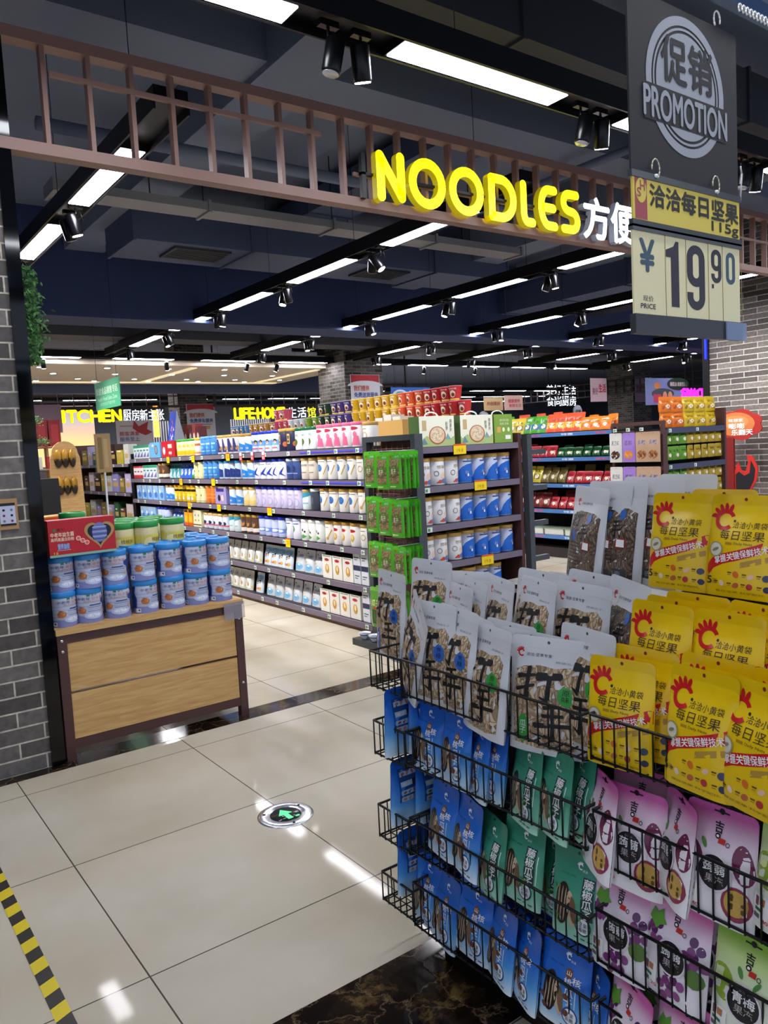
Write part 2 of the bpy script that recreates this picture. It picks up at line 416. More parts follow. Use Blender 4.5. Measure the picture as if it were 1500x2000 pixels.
# dark ducts and beams under the slab
def solid(name, a, b, m, st=True):
    q = MB(); q.box(a, b, m); return struct(q.obj(name))
solid('ceiling_beam_1', (-6, 10.6, 3.36), (24, 11.3, 4.7), M('#2a3a64', .7))
solid('ceiling_beam_2', (-6, 13.4, 3.55), (24, 14.0, 4.7), M('#4a4c54', .7))
solid('ceiling_beam_3', (8.1, -3, 4.1), (8.6, 15, 4.7), CEIL)
solid('ceiling_beam_4', (-6, 5.1, 4.25), (24, 5.6, 4.7), CEIL)
solid('ceiling_beam_5', (2.9, -6, 4.2), (3.4, 15, 4.7), CEIL)
solid('ceiling_beam_6', (-6, .4, 4.2), (24, .9, 4.7), CEIL)
solid('ceiling_beam_7', (12.8, 5, 3.9), (13.4, 18, 4.7), M('#1a2236', .7))
def duct(a, b, label, m=DUCT, vents=()):
    e = empty('air_duct', ((a[0]+b[0])/2, (a[1]+b[1])/2, a[2]), label, 'duct')
    def o(p): return (p[0]-e.location.x, p[1]-e.location.y, p[2]-e.location.z)
    q = MB(); q.box(o(a), o(b), m); q.obj('duct_body', e)
    n = max(2, int((b[0]-a[0])/1.2)) if b[0]-a[0] > b[1]-a[1] else max(2, int((b[1]-a[1])/1.2))
    for i in range(n+1):
        t = i/n; q = MB()
        if b[0]-a[0] > b[1]-a[1]:
            x = a[0]+t*(b[0]-a[0]); q.box(o((x-.015, a[1]-.02, a[2]-.02)), o((x+.015, b[1]+.02, b[2]+.02)), m)
        else:
            y = a[1]+t*(b[1]-a[1]); q.box(o((a[0]-.02, y-.015, a[2]-.02)), o((b[0]+.02, y+.015, b[2]+.02)), m)
        q.obj('flange', e)
    for (x, y, w, d) in vents:
        q = MB(); q.box(o((x, y, a[2]-.03)), o((x+w, y+d, a[2]-.002)), GREYM)
        for i in range(8): q.box(o((x+.03, y+.03+i*(d-.05)/8, a[2]-.035)), o((x+w-.03, y+.035+i*(d-.05)/8, a[2]-.03)), M('#0a0b10'))
        q.obj('vent_grille', e)
    # hanger rods
    for t in (.15, .5, .85):
        q = MB()
        x = a[0]+t*(b[0]-a[0]); y = a[1]+t*(b[1]-a[1]) if b[1]-a[1] > b[0]-a[0] else a[1]+.04
        q.bar(o((x, y, b[2])), o((x, y, 4.7)), .006, DKM); q.obj('hanger_rod', e)
duct((3.1, 8.6, 3.88), (8.8, 9.5, 4.2), 'wide black air duct hung inside the shop above the second light row', DUCT, [(3.6, 8.7, .7, .5), (6.3, 8.7, .7, .5)])
duct((2.0, 7.45, 3.92), (7.9, 7.75, 4.0), 'flat pale grey cable duct crossing behind the shop sign', M('#8b8c92', .5))
duct((1.2, 3.5, 3.95), (9, 4.0, 4.35), 'dark air duct running above the wooden sign lattice', M('#2a2d36', .6))
duct((1.0, 1.6, 3.75), (4.6, 2.35, 4.15), 'black air duct above the corridor light row', DUCT, [(2.6, 1.75, .8, .45)])
duct((5.2, 5.9, 4.36), (5.8, 14.5, 4.6), 'long black air duct running toward the back of the shop', DUCT)
duct((10.6, 6.5, 3.8), (11.2, 14.4, 4.2), 'far black air duct over the snack aisle', DUCT)
q = MB(); q.bar((1.6, 6.3, 4.0), (9.5, 6.3, 4.0), .05, CEIL, 12); tag(q.obj('ceiling_pipe'), 'round dark pipe crossing under the ceiling behind the lattice', 'pipe')
q = MB(); q.bar((6.4, 4.6, 4.1), (6.4, 13.3, 4.1), .04, CEIL, 12); tag(q.obj('ceiling_pipe'), 'round dark pipe running back toward the pale ceiling', 'pipe')
# ================================================================= sign lattice (front grid)
e = empty('sign_lattice', (4, 4.05, 2.955), 'brown metal lattice spanning the shop entrance and carrying the lit letters', 'lattice')
def rel(q, name, mbx): return mbx.obj(name, q, tuple(-c for c in q.location))
m2 = MB(); m2.box((.75, 4.03, 2.955), (11.3, 4.11, 3.01), BEAMM); rel(e, 'bottom_rail', m2)
m2 = MB(); m2.box((.75, 4.03, 3.465), (11.3, 4.11, 3.52), BEAMM); rel(e, 'top_rail', m2)
m2 = MB(); m2.box((1.105, 4.04, 3.33), (2.63, 4.06, 3.355), BEAMM); rel(e, 'middle_rail', m2)
m2 = MB(); m2.box((2.85, 4.04, 3.14), (5.9, 4.06, 3.16), BEAMM); rel(e, 'middle_rail', m2)
m2 = MB(); m2.box((5.9, 4.04, 3.24), (11.3, 4.06, 3.26), BEAMM); rel(e, 'middle_rail', m2)
x = 1.08; step = .2135
while x < 11.2:
    m2 = MB(); m2.box((x-.011, 4.045, 3.01), (x+.011, 4.095, 3.465), BEAMM); rel(e, 'upright', m2); x += step
# lit letters
e = empty('shop_sign', (3.9, 4.0, 2.97), 'glowing yellow NOODLES letters with white Chinese characters on the lattice', 'sign')
YE = M('#f5f000', .4, 0, 1.35); WE = M('#f0f6ff', .4, 0, 2.2); YS = M('#b8a800', .4, 0, .25)
def letter3d(ch, x0, x1, z0, z1, y, m, ms, parent, bold=.03, depth=.05, name='letter'):
    vs, fs = glyphs(ch, 0)
    a0 = min(v[0] for v in vs); a1 = max(v[0] for v in vs); b0 = min(v[1] for v in vs); b1 = max(v[1] for v in vs)
    P = [(x0+(a-a0)/(a1-a0)*(x1-x0), z0+(b-b0)/(b1-b0)*(z1-z0)) for a, b in vs]
    q = MB(); P0 = P
    ed = {}
    for f in fs:
        for i in range(len(f)):
            k = (f[i], f[(i+1) % len(f)])
            if (k[1], k[0]) in ed: del ed[(k[1], k[0])]
            else: ed[k] = 1
    n = len(P); bb = bold*(z1-z0)
    for kk, (dx, dz) in enumerate([(bb, 0), (-bb, 0), (0, bb), (0, -bb)] if bb else [(0, 0)]):
        P = [(a+dx, b+dz) for a, b in P0]; q.add([(a, y-kk*.0006, b) for a, b in P], fs, m)
        vv = [(a, y-kk*.0006, b) for a, b in P]+[(a, y+depth, b) for a, b in P]
        q.add(vv, [(i, j, n+j, n+i) for i, j in ed], ms)
    o = q.obj(name, parent, tuple(-c for c in parent.location)); return o
def stroke3d(paths, w, x0, x1, z0, z1, y, m, ms, parent, depth=.05):
    """rounded tube-font letter: thick 2D strokes with round ends, given in a unit box"""
    q = MB(); Wd = x1-x0; Hd = z1-z0; r = w/2
    def mp(p): return Vector((x0+r+p[0]*(Wd-w), z0+r+p[1]*(Hd-w)))
    for path in paths:
        P = [mp(p) for p in path]
        L = []; R = []
        for i, p in enumerate(P):
            d = (P[min(i+1, len(P)-1)]-P[max(i-1, 0)]).normalized(); n = Vector((-d.y, d.x))
            L.append(p+n*r); R.append(p-n*r)
        d0 = (P[0]-P[1]).normalized(); d1 = (P[-1]-P[-2]).normalized()
        closed = (P[0]-P[-1]).length < 1e-4
        n = len(P)
        vs = [(v.x, y, v.y) for v in L]+[(v.x, y, v.y) for v in R]+[(v.x, y+depth, v.y) for v in L]+[(v.x, y+depth, v.y) for v in R]
        q.add(vs, [(i, n+i, n+i+1, i+1) for i in range(n-1)], m)
        q.add(vs, [(2*n+i, i, i+1, 2*n+i+1) for i in range(n-1)]+[(n+i, 3*n+i, 3*n+i+1, n+i+1) for i in range(n-1)], ms)
        if not closed:
            for c in (P[0], P[-1]):
                ring = [(c.x+r*math.cos(t), y+.0004, c.y+r*math.sin(t)) for t in [2*PI*i/14 for i in range(14)]]
                q.add(ring, [tuple(range(14))[::-1]], m)
                q.add(ring+[(a_, y+depth, b_) for a_, _, b_ in ring], [(i, 14+i, 14+(i+1) % 14, (i+1) % 14) for i in range(14)], ms)
    return q.obj('letter', parent, tuple(-c for c in parent.location))
def arc(cx, cy, rx, ry, a0, a1, n=14): return [(cx+rx*math.cos(math.radians(a0+(a1-a0)*i/n)), cy+ry*math.sin(math.radians(a0+(a1-a0)*i/n))) for i in range(n+1)]
def line(*p):
    out = [p[0]]
    for a, b in zip(p, p[1:]):
        for i in range(1, 4): out.append((a[0]+(b[0]-a[0])*i/3, a[1]+(b[1]-a[1])*i/3))
    return out
FONT = {
 'N': [line((0, 0), (0, .92)), line((0, .96), (1, .04)), line((1, .08), (1, 1))],
 'O': [arc(.5, .5, .5, .5, 0, 360, 28)],
 'D': [line((0, 0), (0, 1)), [(0, 1), (.3, 1)]+arc(.42, .5, .58, .5, 88, -88, 16)+[(.3, 0), (0, 0)]],
 'L': [[(0, 1), (0, .6), (0, .3)]+arc(.45, .25, .45, .25, 180, 270, 7)+[(.8, 0), (1, 0)]],
 'E': [[(1, 1), (.6, 1)]+arc(.55, .5, .55, .5, 95, 265, 16)+[(.6, 0), (1, 0)], line((.05, .5), (.9, .5))],
 'S': [[(.95, 1), (.5, 1)]+arc(.4, .76, .4, .24, 100, 262, 9)+[(.5, .51)]+arc(.6, .25, .4, .25, 80, -85, 9)+[(.5, 0), (0, 0)]],
}
xs = [(2.965, 3.185), (3.215, 3.52), (3.55, 3.86), (3.905, 4.175), (4.215, 4.365), (4.395, 4.6), (4.635, 4.85)]
for ch, (a, b) in zip('NOODLES', xs): stroke3d(FONT[ch], .062, a, b, 2.985, 3.30, 3.965, YE, YS, e)
for ch, (a, b) in zip('方便面', [(4.89, 5.19), (5.22, 5.52), (5.55, 5.85)]): letter3d(ch, a, b, 2.98, 3.28, 3.965, WE, M('#b0b8c8', .4), e, .03, .05, 'character')
m2 = MB(); m2.box((2.88, 4.0, 3.0), (2.91, 4.03, 3.27), DKM); m2.box((2.88, 4.0, 3.14), (5.9, 4.03, 3.155), DKM); rel(e, 'mounting_bar', m2)
# ================================================================= ceiling lights
PW = .15
def make_panel(L, axis, led):
    q = MB(); w = PW/2
    if axis == 'Y': q.box((-w-.008, 0, .004), (w+.008, L, .05), TRACK)
    else: q.box((0, -w-.008, .004), (L, w+.008, .05), TRACK)
    d = MB()
    if axis == 'Y': d.box((-w, .01, 0), (w, L-.01, .004), led)
    else: d.box((.01, -w, 0), (L-.01, w, .004), led)
    return q.mesh('panel_frame'), d.mesh('diffuser')
PY = make_panel(1.23, 'Y', LEDM); PX = make_panel(1.18, 'X', LEDM); PC_ = make_panel(1.18, 'X', LEDC)
NP = [0]
def panel(x, y, z, axis, label):
    fr, di = {'Y': PY, 'X': PX, 'C': PC_}[axis]
    e = empty('ceiling_light', (x, y, z), label, 'ceiling light', 'long LED ceiling panels')
    for nm, me in (('frame', fr), ('diffuser', di)):
        o = bpy.data.objects.new(nm, me); COL.objects.link(o); o.parent = e
# spotlight prototype: head tilts
q = MB(); q.lathe([(.042, 0), (.045, .01), (.045, .15), (.03, .165)], M('#0d0e12', .3, .4), 20); SPB = q.mesh('spot_body')
q = MB(); q.lathe([(.038, -.004), (.038, .004)], M('#fff8ea', .3, 0, 14), 20); SPL = q.mesh('spot_lens')
q = MB(); q.lathe([(.038, -.004), (.038, .004)], M('#c8c8d0', .2, .5), 20); SPO = q.mesh('spot_lens_off')
q = MB(); q.box((-.05, -.018, .0), (.05, .018, .03), M('#0d0e12', .3)); q.bar((0, 0, 0), (0, 0, -.07), .008, DKM)
q.bar((.03, .0, -.01), (.05, 0, -.09), .004, DKM); SPA = q.mesh('spot_adapter')
def spot(x, y, z, tx, ty, label, on=True):
    e = empty('track_spotlight', (x, y, z), label, 'spotlight', 'track spotlights')
    o = bpy.data.objects.new('adapter', SPA); COL.objects.link(o); o.parent = e
    b = bpy.data.objects.new('lamp_head', SPB); COL.objects.link(b); b.parent = e; b.location = (0, 0, -.2); b.rotation_euler = (tx, ty, 0)
    l = bpy.data.objects.new('lens', SPL if on else SPO); COL.objects.link(l); l.parent = b
def track(a, b, axis, label):
    q = MB(); w = .10
    if axis == 'Y':
        q.box((-w, 0, .05), (w, b[1]-a[1], .13), TRACK)
        for s in (-1, 1): q.box((s*w-.006, 0, 0), (s*w+.006, b[1]-a[1], .05), TRACK)
    else:
        q.box((0, -w, .05), (b[0]-a[0], w, .13), TRACK)
        for s in (-1, 1): q.box((0, s*w-.006, 0), (b[0]-a[0], s*w+.006, .05), TRACK)
    o = empty('lighting_track', a, label, 'track', 'lighting tracks')
    q.obj('channel', o)
    q = MB(); L = (b[1]-a[1]) if axis == 'Y' else (b[0]-a[0]); t = .6
    while t < L:
        p = (0, t, .13) if axis == 'Y' else (t, 0, .13)
        q.bar(p, (p[0], p[1], 4.7-a[2]), .003, DKM, 5); t += 1.8
    q.obj('suspension_wire', o)
rows = [(1.82, 'nearest the brick column'), (4.68, 'over the milk powder aisle'), (7.18, 'third from the brick column'), (9.9, 'fourth from the brick column'), (12.6, 'fifth from the brick column'), (15.4, 'sixth from the brick column'), (18.4, 'seventh from the brick column')]
for ri, (x, rl) in enumerate(rows):
    track((x, 4.3, 3.4), (x, 14.7, 3.4), 'Y', 'black lighting track running back, row %s' % rl)
    for j in range(5):
        y = 4.94+j*1.815
        panel(x, y, 3.4, 'Y', 'LED panel %s from the entrance in the row %s' % (ordn(j+1), rl))
        for s, dy in ((0, .22), (1, .38)):
            if ri == 0 and j == 1 and s == 1: pass
            spot(x, y+1.2+dy-.1, 3.4, random.uniform(-.3, .5)*(1 if s else -1), random.uniform(-.4, .4),
                 'black spotlight, %s pair, %s side, row %s' % (ordn(j+1), ['near', 'far'][s], rl), (s == 0) == (j % 2 == 0))
# corridor row (outside the shop) and added rows out of view around the viewer
def crow(y, x0, n, txt, sp=True):
    track((x0-.3, y, 3.4), (x0+n*1.75, y, 3.4), 'X', 'black lighting track along the corridor, %s' % txt)
    for j in range(n):
        x = x0+j*1.75
        panel(x, y, 3.4, 'C', 'LED panel %s from the left in the corridor row %s' % (ordn(j+1), txt))
        if sp:
            for s, dx in ((0, .22), (1, .40)):
                spot(x+1.15+dx, y, 3.4, .25 if s else .1, (.2, -.25)[s], 'black corridor spotlight, %s pair from the left, %s one' % (ordn(j+1), ['left', 'right'][s]), s == 1)
crow(3.12, -1.02, 7, 'in front of the lattice')
crow(.6, -1.0, 4, 'added unseen above the viewer', False)  # unseen panel rows here and below, added to light the front rack
crow(-1.9, -1.0, 4, 'added unseen behind the viewer', False)
# cross row in front of the pale ceiling, and rows beyond
def xrow(y, x0, x1, txt, z=3.4):
    track((x0-.3, y, z), (x1, y, z), 'X', 'black lighting track crossing the shop, %s' % txt)
    x = x0; j = 0
    while x < x1-1:
        j += 1
        panel(x, y, z, 'X', 'LED panel %s from the left in the row %s' % (ordn(j), txt)); x += 1.78
xrow(15.1, 1.3, 19.5, 'before the pale ceiling')
xrow(22.5, 3.0, 26, 'behind the far lattice')
xrow(25.5, 3.0, 30, 'second behind the far lattice')
xrow(28.5, 3.0, 30, 'farthest at the back')
for i, (x, y) in enumerate([(3.6, 15.1), (5.9, 15.1), (7.6, 15.1), (8.3, 15.1), (12.4, 15.1), (14.1, 15.1)]):
    spot(x, y, 3.4, .3, random.uniform(-.3, .3), 'black spotlight on the cross track before the pale ceiling, %s from left' % ordn(i+1))
# beams of the track spotlights that are switched on, plus added fill lamps
for y in (5.6, 7.2, 8.8, 10.4): lampspot((1.85, y, 3.15), (3.6, y, .95), 150, 66)
for y in (6.2, 9.0): lampspot((4.75, y, 3.15), (7.4, y-.3, 1.0), 110, 60)
lampspot((3.95, 3.0, 3.15), (3.95, 4.35, 1.0), 60, 55); lampspot((2.2, 3.1, 3.15), (1.45, 4.2, .9), 30, 50); lampspot((7.6, 3.1, 3.15), (7.9, 5.0, 1.2), 80, 55); lampspot((2.2, 4.4, 3.15), (3.2, 4.4, 1.0), 25, 50)  # the last one is an added fill lamp brightening the green packs
lampspot((9.9, 5.3, 3.15), (11.3, 5.5, 1.9), 60, 75); lampspot((9.9, 6.6, 3.15), (11.3, 6.3, 1.6), 60, 75)
for y in (6.0, 8.5): lampspot((2.6, y, 3.3), (2.5, y+.3, 0), 80, 85)  # added fill lamps away from any track, brightening the aisle floor
# floor exit light
e = empty('floor_exit_light', (1.455, 2.80, 0), 'round steel floor light with a lit green arrow set in the tiles', 'floor light')
q = MB(); q.lathe([(.115, 0), (.115, .001), (.105, .004), (.068, .005), (.064, .002)], M('#c9ccd2', .22, .9), 48); q.obj('steel_ring', e)
q = MB(); q.lathe([(.064, .0015), (.064, .0035)], M('#2a3034', .1), 40); o = q.obj('glass_disc', e)
q = MB(); a = Art(); GA = M('#35d36a', .4, 0, 1.1)
a.poly([(-.012, -.045), (.012, -.045), (.012, .0), (.034, .0), (0, .045), (-.034, .0), (-.012, .0)], GA); a.rect(.028, -.045, .046, -.035, GA)
a.put(q, lambda u, v, o: (u*.9, v*1.05, .0037+o)); q.obj('arrow', e)
for t in (.4, 2.5, 4.6): q = MB(); q.lathe([(.006, .004), (.006, .0062)], DKM, 10, (.088*math.cos(t), .088*math.sin(t), 0)); q.obj('screw', e)
# hazard tape
q = MB(); y = -1.0; i = 0
TY = M('#d8c21a', .5); TK = M('#23211c', .5)
while y < 3.35:
    L = .062
    x0 = .40
    q.add([(x0, y, .0012), (x0+.045, y+.02, .0012), (x0+.045, y+.02+L, .0012), (x0, y+L, .0012)], [(0, 1, 2, 3)], TY if i % 2 else TK); y += L; i += 1
tag(q.obj('floor_tape'), 'yellow and black hazard tape stuck on the pale floor tiles', 'tape')
# ================================================================= pouches
def sheet(W, H, T, side, wr=.0012, foot=.7):
    """point on the front (side=-1) or back (+1) film of a filled pouch"""
    def fn(u, v, o):
        a = min(1, abs(2*u/W)); prof = max(0, 1-a**3)**.6
        t = max(0, min(1, v/H))
        if t < .2: f = foot+(1-foot)*math.sin(t/.2*PI/2)
        elif t < .5: f = 1
        elif t < .88: f = .04+.96*(.5+.5*math.cos((t-.5)/.38*PI))
        else: f = .04
        d = W/2-abs(u); r = .012; c = 0
        if d < r: c = r-math.sqrt(max(0, r*r-(r-d)**2))
        wv = wr*math.sin(u*90+v*40)*math.sin(v*70+u*25)*prof
        return (u, side*(T/2*prof*f+.0005+o)+wv*(1 if side < 0 else -1)*side*-1, v*(H-c)/H)
    return fn
def pouch(W, H, T, body, front, back=None, seal=None, hole=True, v0=.9, nu=12, nv=16, wr=.0012, foot=.7, grid=.022):
    F = sheet(W, H, T, -1, wr, foot); B = sheet(W, H, T, 1, wr, foot)
    def skin(mb, a, b, n, mat):
        for side, fn in ((-1, F), (1, B)):
            vs = []; fs = []
            for j in range(n+1):
                v = H*(a+(b-a)*j/n)
                for i in range(nu+1):
                    x = -math.cos(PI*i/nu)*W/2
                    vs.append(fn(x, v, 0))
            for j in range(n):
                for i in range(nu):
                    q = (j*(nu+1)+i, j*(nu+1)+i+1, (j+1)*(nu+1)+i+1, (j+1)*(nu+1)+i)
                    fs.append(q if side < 0 else q[::-1])
            mb.add(vs, fs, mat, True)
    mb = MB(); skin(mb, 0, v0, nv, body)
    # foot gusset
    vs = [F(-math.cos(PI*i/nu)*W/2, 0, 0) for i in range(nu+1)]+[B(-math.cos(PI*i/nu)*W/2, 0, 0) for i in range(nu+1)]
    mb.add(vs, [(i, nu+1+i, nu+2+i, i+1) for i in range(nu)], body)
    front.put(mb, F, grid)
    if back: back.put(mb, lambda u, v, o: B(-u, v, o), grid)
    sb = MB(); skin(sb, v0, 1, 3, seal or body)
    if hole:
        h = Art()
        if hole == 'euro': h.rect(-.016, H*.945, .016, H*.96, BK); h.ell(0, H*.958, .006, .006, BK, 1, 10)
        else: h.ell(0, H*.955, .0038, .0038, M(hole if isinstance(hole, str) else '#303034'), 1, 12)
        h.put(sb, F)
    return mb.mesh('pouch_body'), sb.mesh('top_seal')
def fr(W, H, pts): return [(x*W, y*H) for x, y in pts]
def clogo(a, cx, cy, r, m, eye=True, feathers=True):
    a.ring(cx, cy, r*.62, r, m, 2, 22, .45, 2*PI-.75)
    if feathers:
        for i, t in enumerate((1.2, 1.6, 2.0, 2.4, 2.8)):
            a.ell(cx+math.cos(t)*r*1.15, cy+math.sin(t)*r*1.15, r*.5, r*.2, m, 2, 10, t)
    if eye: a.ell(cx+r*.95, cy-r*.05, r*.13, r*.13, BK, 3, 8)
def yellow_art(W, H):
    a = Art(); R = M('#c4131c', .3)
    a.poly(fr(W, H, [(-.495, .12), (-.43, .2), (-.35, .27), (-.2, .32), (0, .36), (.25, .42), (.495, .48), (.495, .60), (.25, .52), (0, .46), (-.2, .42), (-.38, .37), (-.47, .30), (-.495, .2)]), R)
    a.poly(fr(W, H, [(.05, .345), (.46, .43), (.46, .375), (.05, .29)]), M('#b08a30', .35))
    a.text('掌握关键保鲜技术', -.35*W, .382*H, .43*W, .455*H, WH, 2, .016, .27)
    clogo(a, -.26*W, .745*H, .15*W, R)
    a.text('洽洽小黄袋', -.13*W, .67*H, .36*W, .735*H, M('#1d1608'), 2, .01)
    a.text('每日坚果', -.29*W, .555*H, .35*W, .65*H, M('#3a2408'), 2, .005)
    a.text('Daily Nuts', -.06*W, .505*H, .2*W, .535*H, M('#5a3a10'), 2)
    a.rect(-.19*W, .508*H, -.09*W, .532*H, M('#a87f10')); 
    a.ell(-.33*W, .455*H, .115*W, .075*H, M('#a79a6a', .3), 3); a.ell(-.33*W, .455*H, .095*W, .062*H, M('#d8d4c0', .3), 4); a.ell(-.33*W, .455*H, .06*W, .015*H, M('#8c8460', .3), 5, 12, .4)
    N_ = [(0, .225, '#d86a1a', .042, .034), (.21, .215, '#e2b79a', .05, .022), (.41, .215, '#3a3f5c', .05, .032), (-.2, .13, '#e5cdb4', .038, .03), (.0, .12, '#b8603a', .05, .026), (.2, .12, '#b52a30', .045, .03), (.42, .11, '#2d3354', .045, .03)]
    for x, y, c, rx, ry in N_:
        a.ell(x*W, y*H, rx*W, ry*H, M(c, .3), 1, 14, .5); a.rect((x-.12)*W, (y+.01)*H, (x-.06)*W, (y+.022)*H, M('#5a3a10')); a.rect((x-.12)*W, (y-.008)*H, (x-.07)*W, y*H, M('#a87f10'))
    a.text('5', -.46*W, .115*H, -.37*W, .185*H, BK, 2, .02); a.text('日装', -.35*W, .12*H, -.28*W, .17*H, M('#7a5a10'))
    a.text('每日坚果 科学配比', -.3*W, .045*H, .4*W, .065*H, M('#8a6510'))
    return a
DA = [(.02, .72, .40, .80, .05, .03), (.25, 1.0, .24, .1, .05, .06), (.24, .1, .08, .2, .05, .015), (.0, .34, .40, .52, .04, .03), (.46, .76, .98, .84, .085, .07), (.74, .8, .72, .1, .055, .06), (.72, .1, .55, .2, .05, .015)]
SHOU = [(.28, .92, .74, 1.0, .05, .035), (.24, .70, .80, .76, .05, .045), (.02, .42, .98, .52, .07, .05), (.52, .95, .53, .1, .05, .065), (.53, .1, .3, .2, .05, .015)]
def seed_art(W, H, sm, fl, small=False):
    a = Art(); r = math.pi
    a.poly(fr(W, H, [(-.40, .07), (-.1, .05), (.2, .05), (.41, .08), (.43, .3), (.42, .55), (.41, .70), (.30, .765), (.1, .74), (-.1, .755), (-.3, .735), (-.41, .70), (-.43, .4)]), sm, 1)
    K = M('#0b0b0c', .5)
    a.brush(-.37*W, .43*H, .58*W, .30*H, DA, K, 2); a.brush(-.12*W, .11*H, .46*W, .32*H, SHOU, K, 2)
    c = M('#2f9a3a' if fl == 'g' else '#2a63b8', .4)
    a.ell(.28*W, .52*H, .1*W, .085*H, c, 2, 18, .4); a.vtext('原味' if fl == 'g' else '焦糖', .235*W, .58*H, .09*W, .05*H, K, 3, .01)
    a.ell(-.27*W, .2*H, .085*W, .12*H, c, 2, 18); a.vtext('瓜子', -.315*W, .27*H, .09*W, .055*H, WH, 3)
    clogo(a, -.36*W, .845*H, .045*W, RED, False); a.text('洽洽·坚果专家', -.29*W, .825*H, .05*W, .855*H, M('#3a3a3e'))
    a.text('袋装瓜子', .1*W, .785*H, .38*W, .805*H, M('#8a8a90'))
    return a
def dark_art(W, H, sm, fl):
    a = Art(); K = M('#0b0b0c', .5)
    a.poly(fr(W, H, [(-.40, .08), (.4, .08), (.41, .5), (.39, .70), (.2, .74), (-.2, .75), (-.39, .70), (-.42, .4)]), sm, 1)
    a.brush(-.38*W, .58*H, .3*W, .15*H, DA, K, 2); a.brush(-.1*W, .45*H, .26*W, .17*H, SHOU, K, 2)
    c = M('#2f9a3a' if fl == 'g' else '#2a63b8', .4); a.ell(-.22*W, .5*H, .06*W, .06*H, c, 2, 14); a.ell(.12*W, .68*H, .07*W, .05*H, c, 2, 14)
    a.rect(.05*W, .36*H, .26*W, .46*H, M('#8d2a26')); a.rect(.08*W, .375*H, .23*W, .445*H, WH, 2)
    for i in range(7): a.rect(-.34*W, (.42-.035*i)*H, (-.02+.02*(i % 3))*W, (.428-.035*i)*H, K, 2)
    a.rect(-.3*W, .09*H, .3*W, .17*H, M('#3c3c44')); a.text('配料表', -.2*W, .1*H, .2*W, .15*H, M('#9a9aa0'), 3)
    clogo(a, -.3*W, .83*H, .04*W, RED, False); a.text('洽洽·坚果专家', -.22*W, .815*H, .08*W, .84*H, M('#3a3a3e'))
    return a
def striped_seed(a, cx, cy, rx, ry, rot, k=2):
    a.ell(cx, cy, rx, ry, M('#2a1c16', .35), k, 20, rot)
    for d in (-.55, -.1, .35): a.ell(cx+d*rx*math.cos(rot), cy+d*rx*math.sin(rot), rx*.09, ry*.82, M('#b9a288', .35), k+1, 10, rot)
def sun_art(W, H, green):
    a = Art()
    striped_seed(a, -.22*W, .37*H, .155*W, .24*H, -.08); a.ell(-.04*W, .34*H, .085*W, .2*H, M('#c9b394', .3), 2, 18, .12); a.ell(0, .34*H, .055*W, .15*H, M('#7a5c44', .3), 3, 14, .12)
    if green:
        for x, y, t in ((-.36, .52, .6), (.12, .26, 2.4), (-.33, .2, .2), (.14, .33, 1.2)): a.ell(x*W, y*H, .02*W, .05*H, M('#3d7a34'), 3, 10, t); a.ell(x*W+.004, y*H, .012*W, .04*H, M('#7aa84a'), 4, 8, -t)
        a.rect(.14*W, .28*H, .37*W, .73*H, M('#123f38'), 1); a.vtext('藤椒瓜子', .165*W, .72*H, .18*W, .1*H, WH, 2, .02)
    else:
        for x, y in ((-.38, .27), (.1, .4), (-.33, .17), (.12, .22)): a.ell(x*W, y*H, .06*W, .035*H, M('#6a3a22', .4), 3, 10, x*9)
        a.ell(.12*W, .66*H, .075*W, .055*H, M('#7a4a2a'), 1); a.text('山', .075*W, .64*H, .165*W, .69*H, WH, 2, .02)
        a.text('核', .2*W, .565*H, .36*W, .65*H, WH, 2, .02); a.text('桃', .05*W, .525*H, .2*W, .61*H, WH, 2, .02)
        a.text('瓜', .07*W, .42*H, .24*W, .505*H, WH, 2, .02); a.text('子', .07*W, .31*H, .24*W, .4*H, WH, 2, .02)
    a.rect(.27 *W, .3*H, .285*W, .52*H, M('#d8e8f4')) if not green else a.rect(.4*W, .32*H, .415*W, .66*H, M('#dff4ea'))
    a.ring(.2*W, .2*H, .125*W, .15*W, M('#1c3f8c' if not green else '#123f38'), 2); a.ell(.2*W, .2*H, .125*W, .125*W, M('#e8eef4'), 2); a.text('坚果', .12*W, .195*H, .28*W, .245*H, BK, 3); a.text('香脆', .12*W, .145*H, .28*W, .19*H, BK, 3)
    clogo(a, .06*W, .82*H, .05*W, WH, False); a.text('洽洽', .1*W, .775*H, .2*W, .8*H, WH)
    for i in range(3): a.rect((.02+.13*i)*W, .05*H, (.11+.13*i)*W, .065*H, M('#2a4a80' if not green else '#2a6a58'))
    a.text('SINCE 1995', -.3*W, .69*H, .0*W, .71*H, M('#10408c' if not green else '#1c5a48'))
    return a
def back_art(W, H, green):
    a = Art(); c1 = M('#9fb8d0' if not green else '#b9dccb'); c2 = M('#16407e' if not green else '#1c5a48')
    a.rect(-.33*W, .36*H, .33*W, .84*H, c2, 1)
    for i, (y, c) in enumerate(((.76, '#b4654a'), (.62, '#c9c4bc'), (.5, '#8c4a34'), (.4, '#b8704a'))):
        a.rect(-.29*W, y*H-.035*H, .29*W, y*H+.035*H, c1, 2)
        for k in range(4): a.ell((-.2+.13*k)*W, y*H, .05*W, .02*H, M(c), 3, 8, k)
    a.rect(.02*W, .58*H, .26*W, .66*H, M('#20242c'), 4); a.text('营养成分表', -.25*W, .8*H, .2*W, .825*H, c1, 2)
    return a
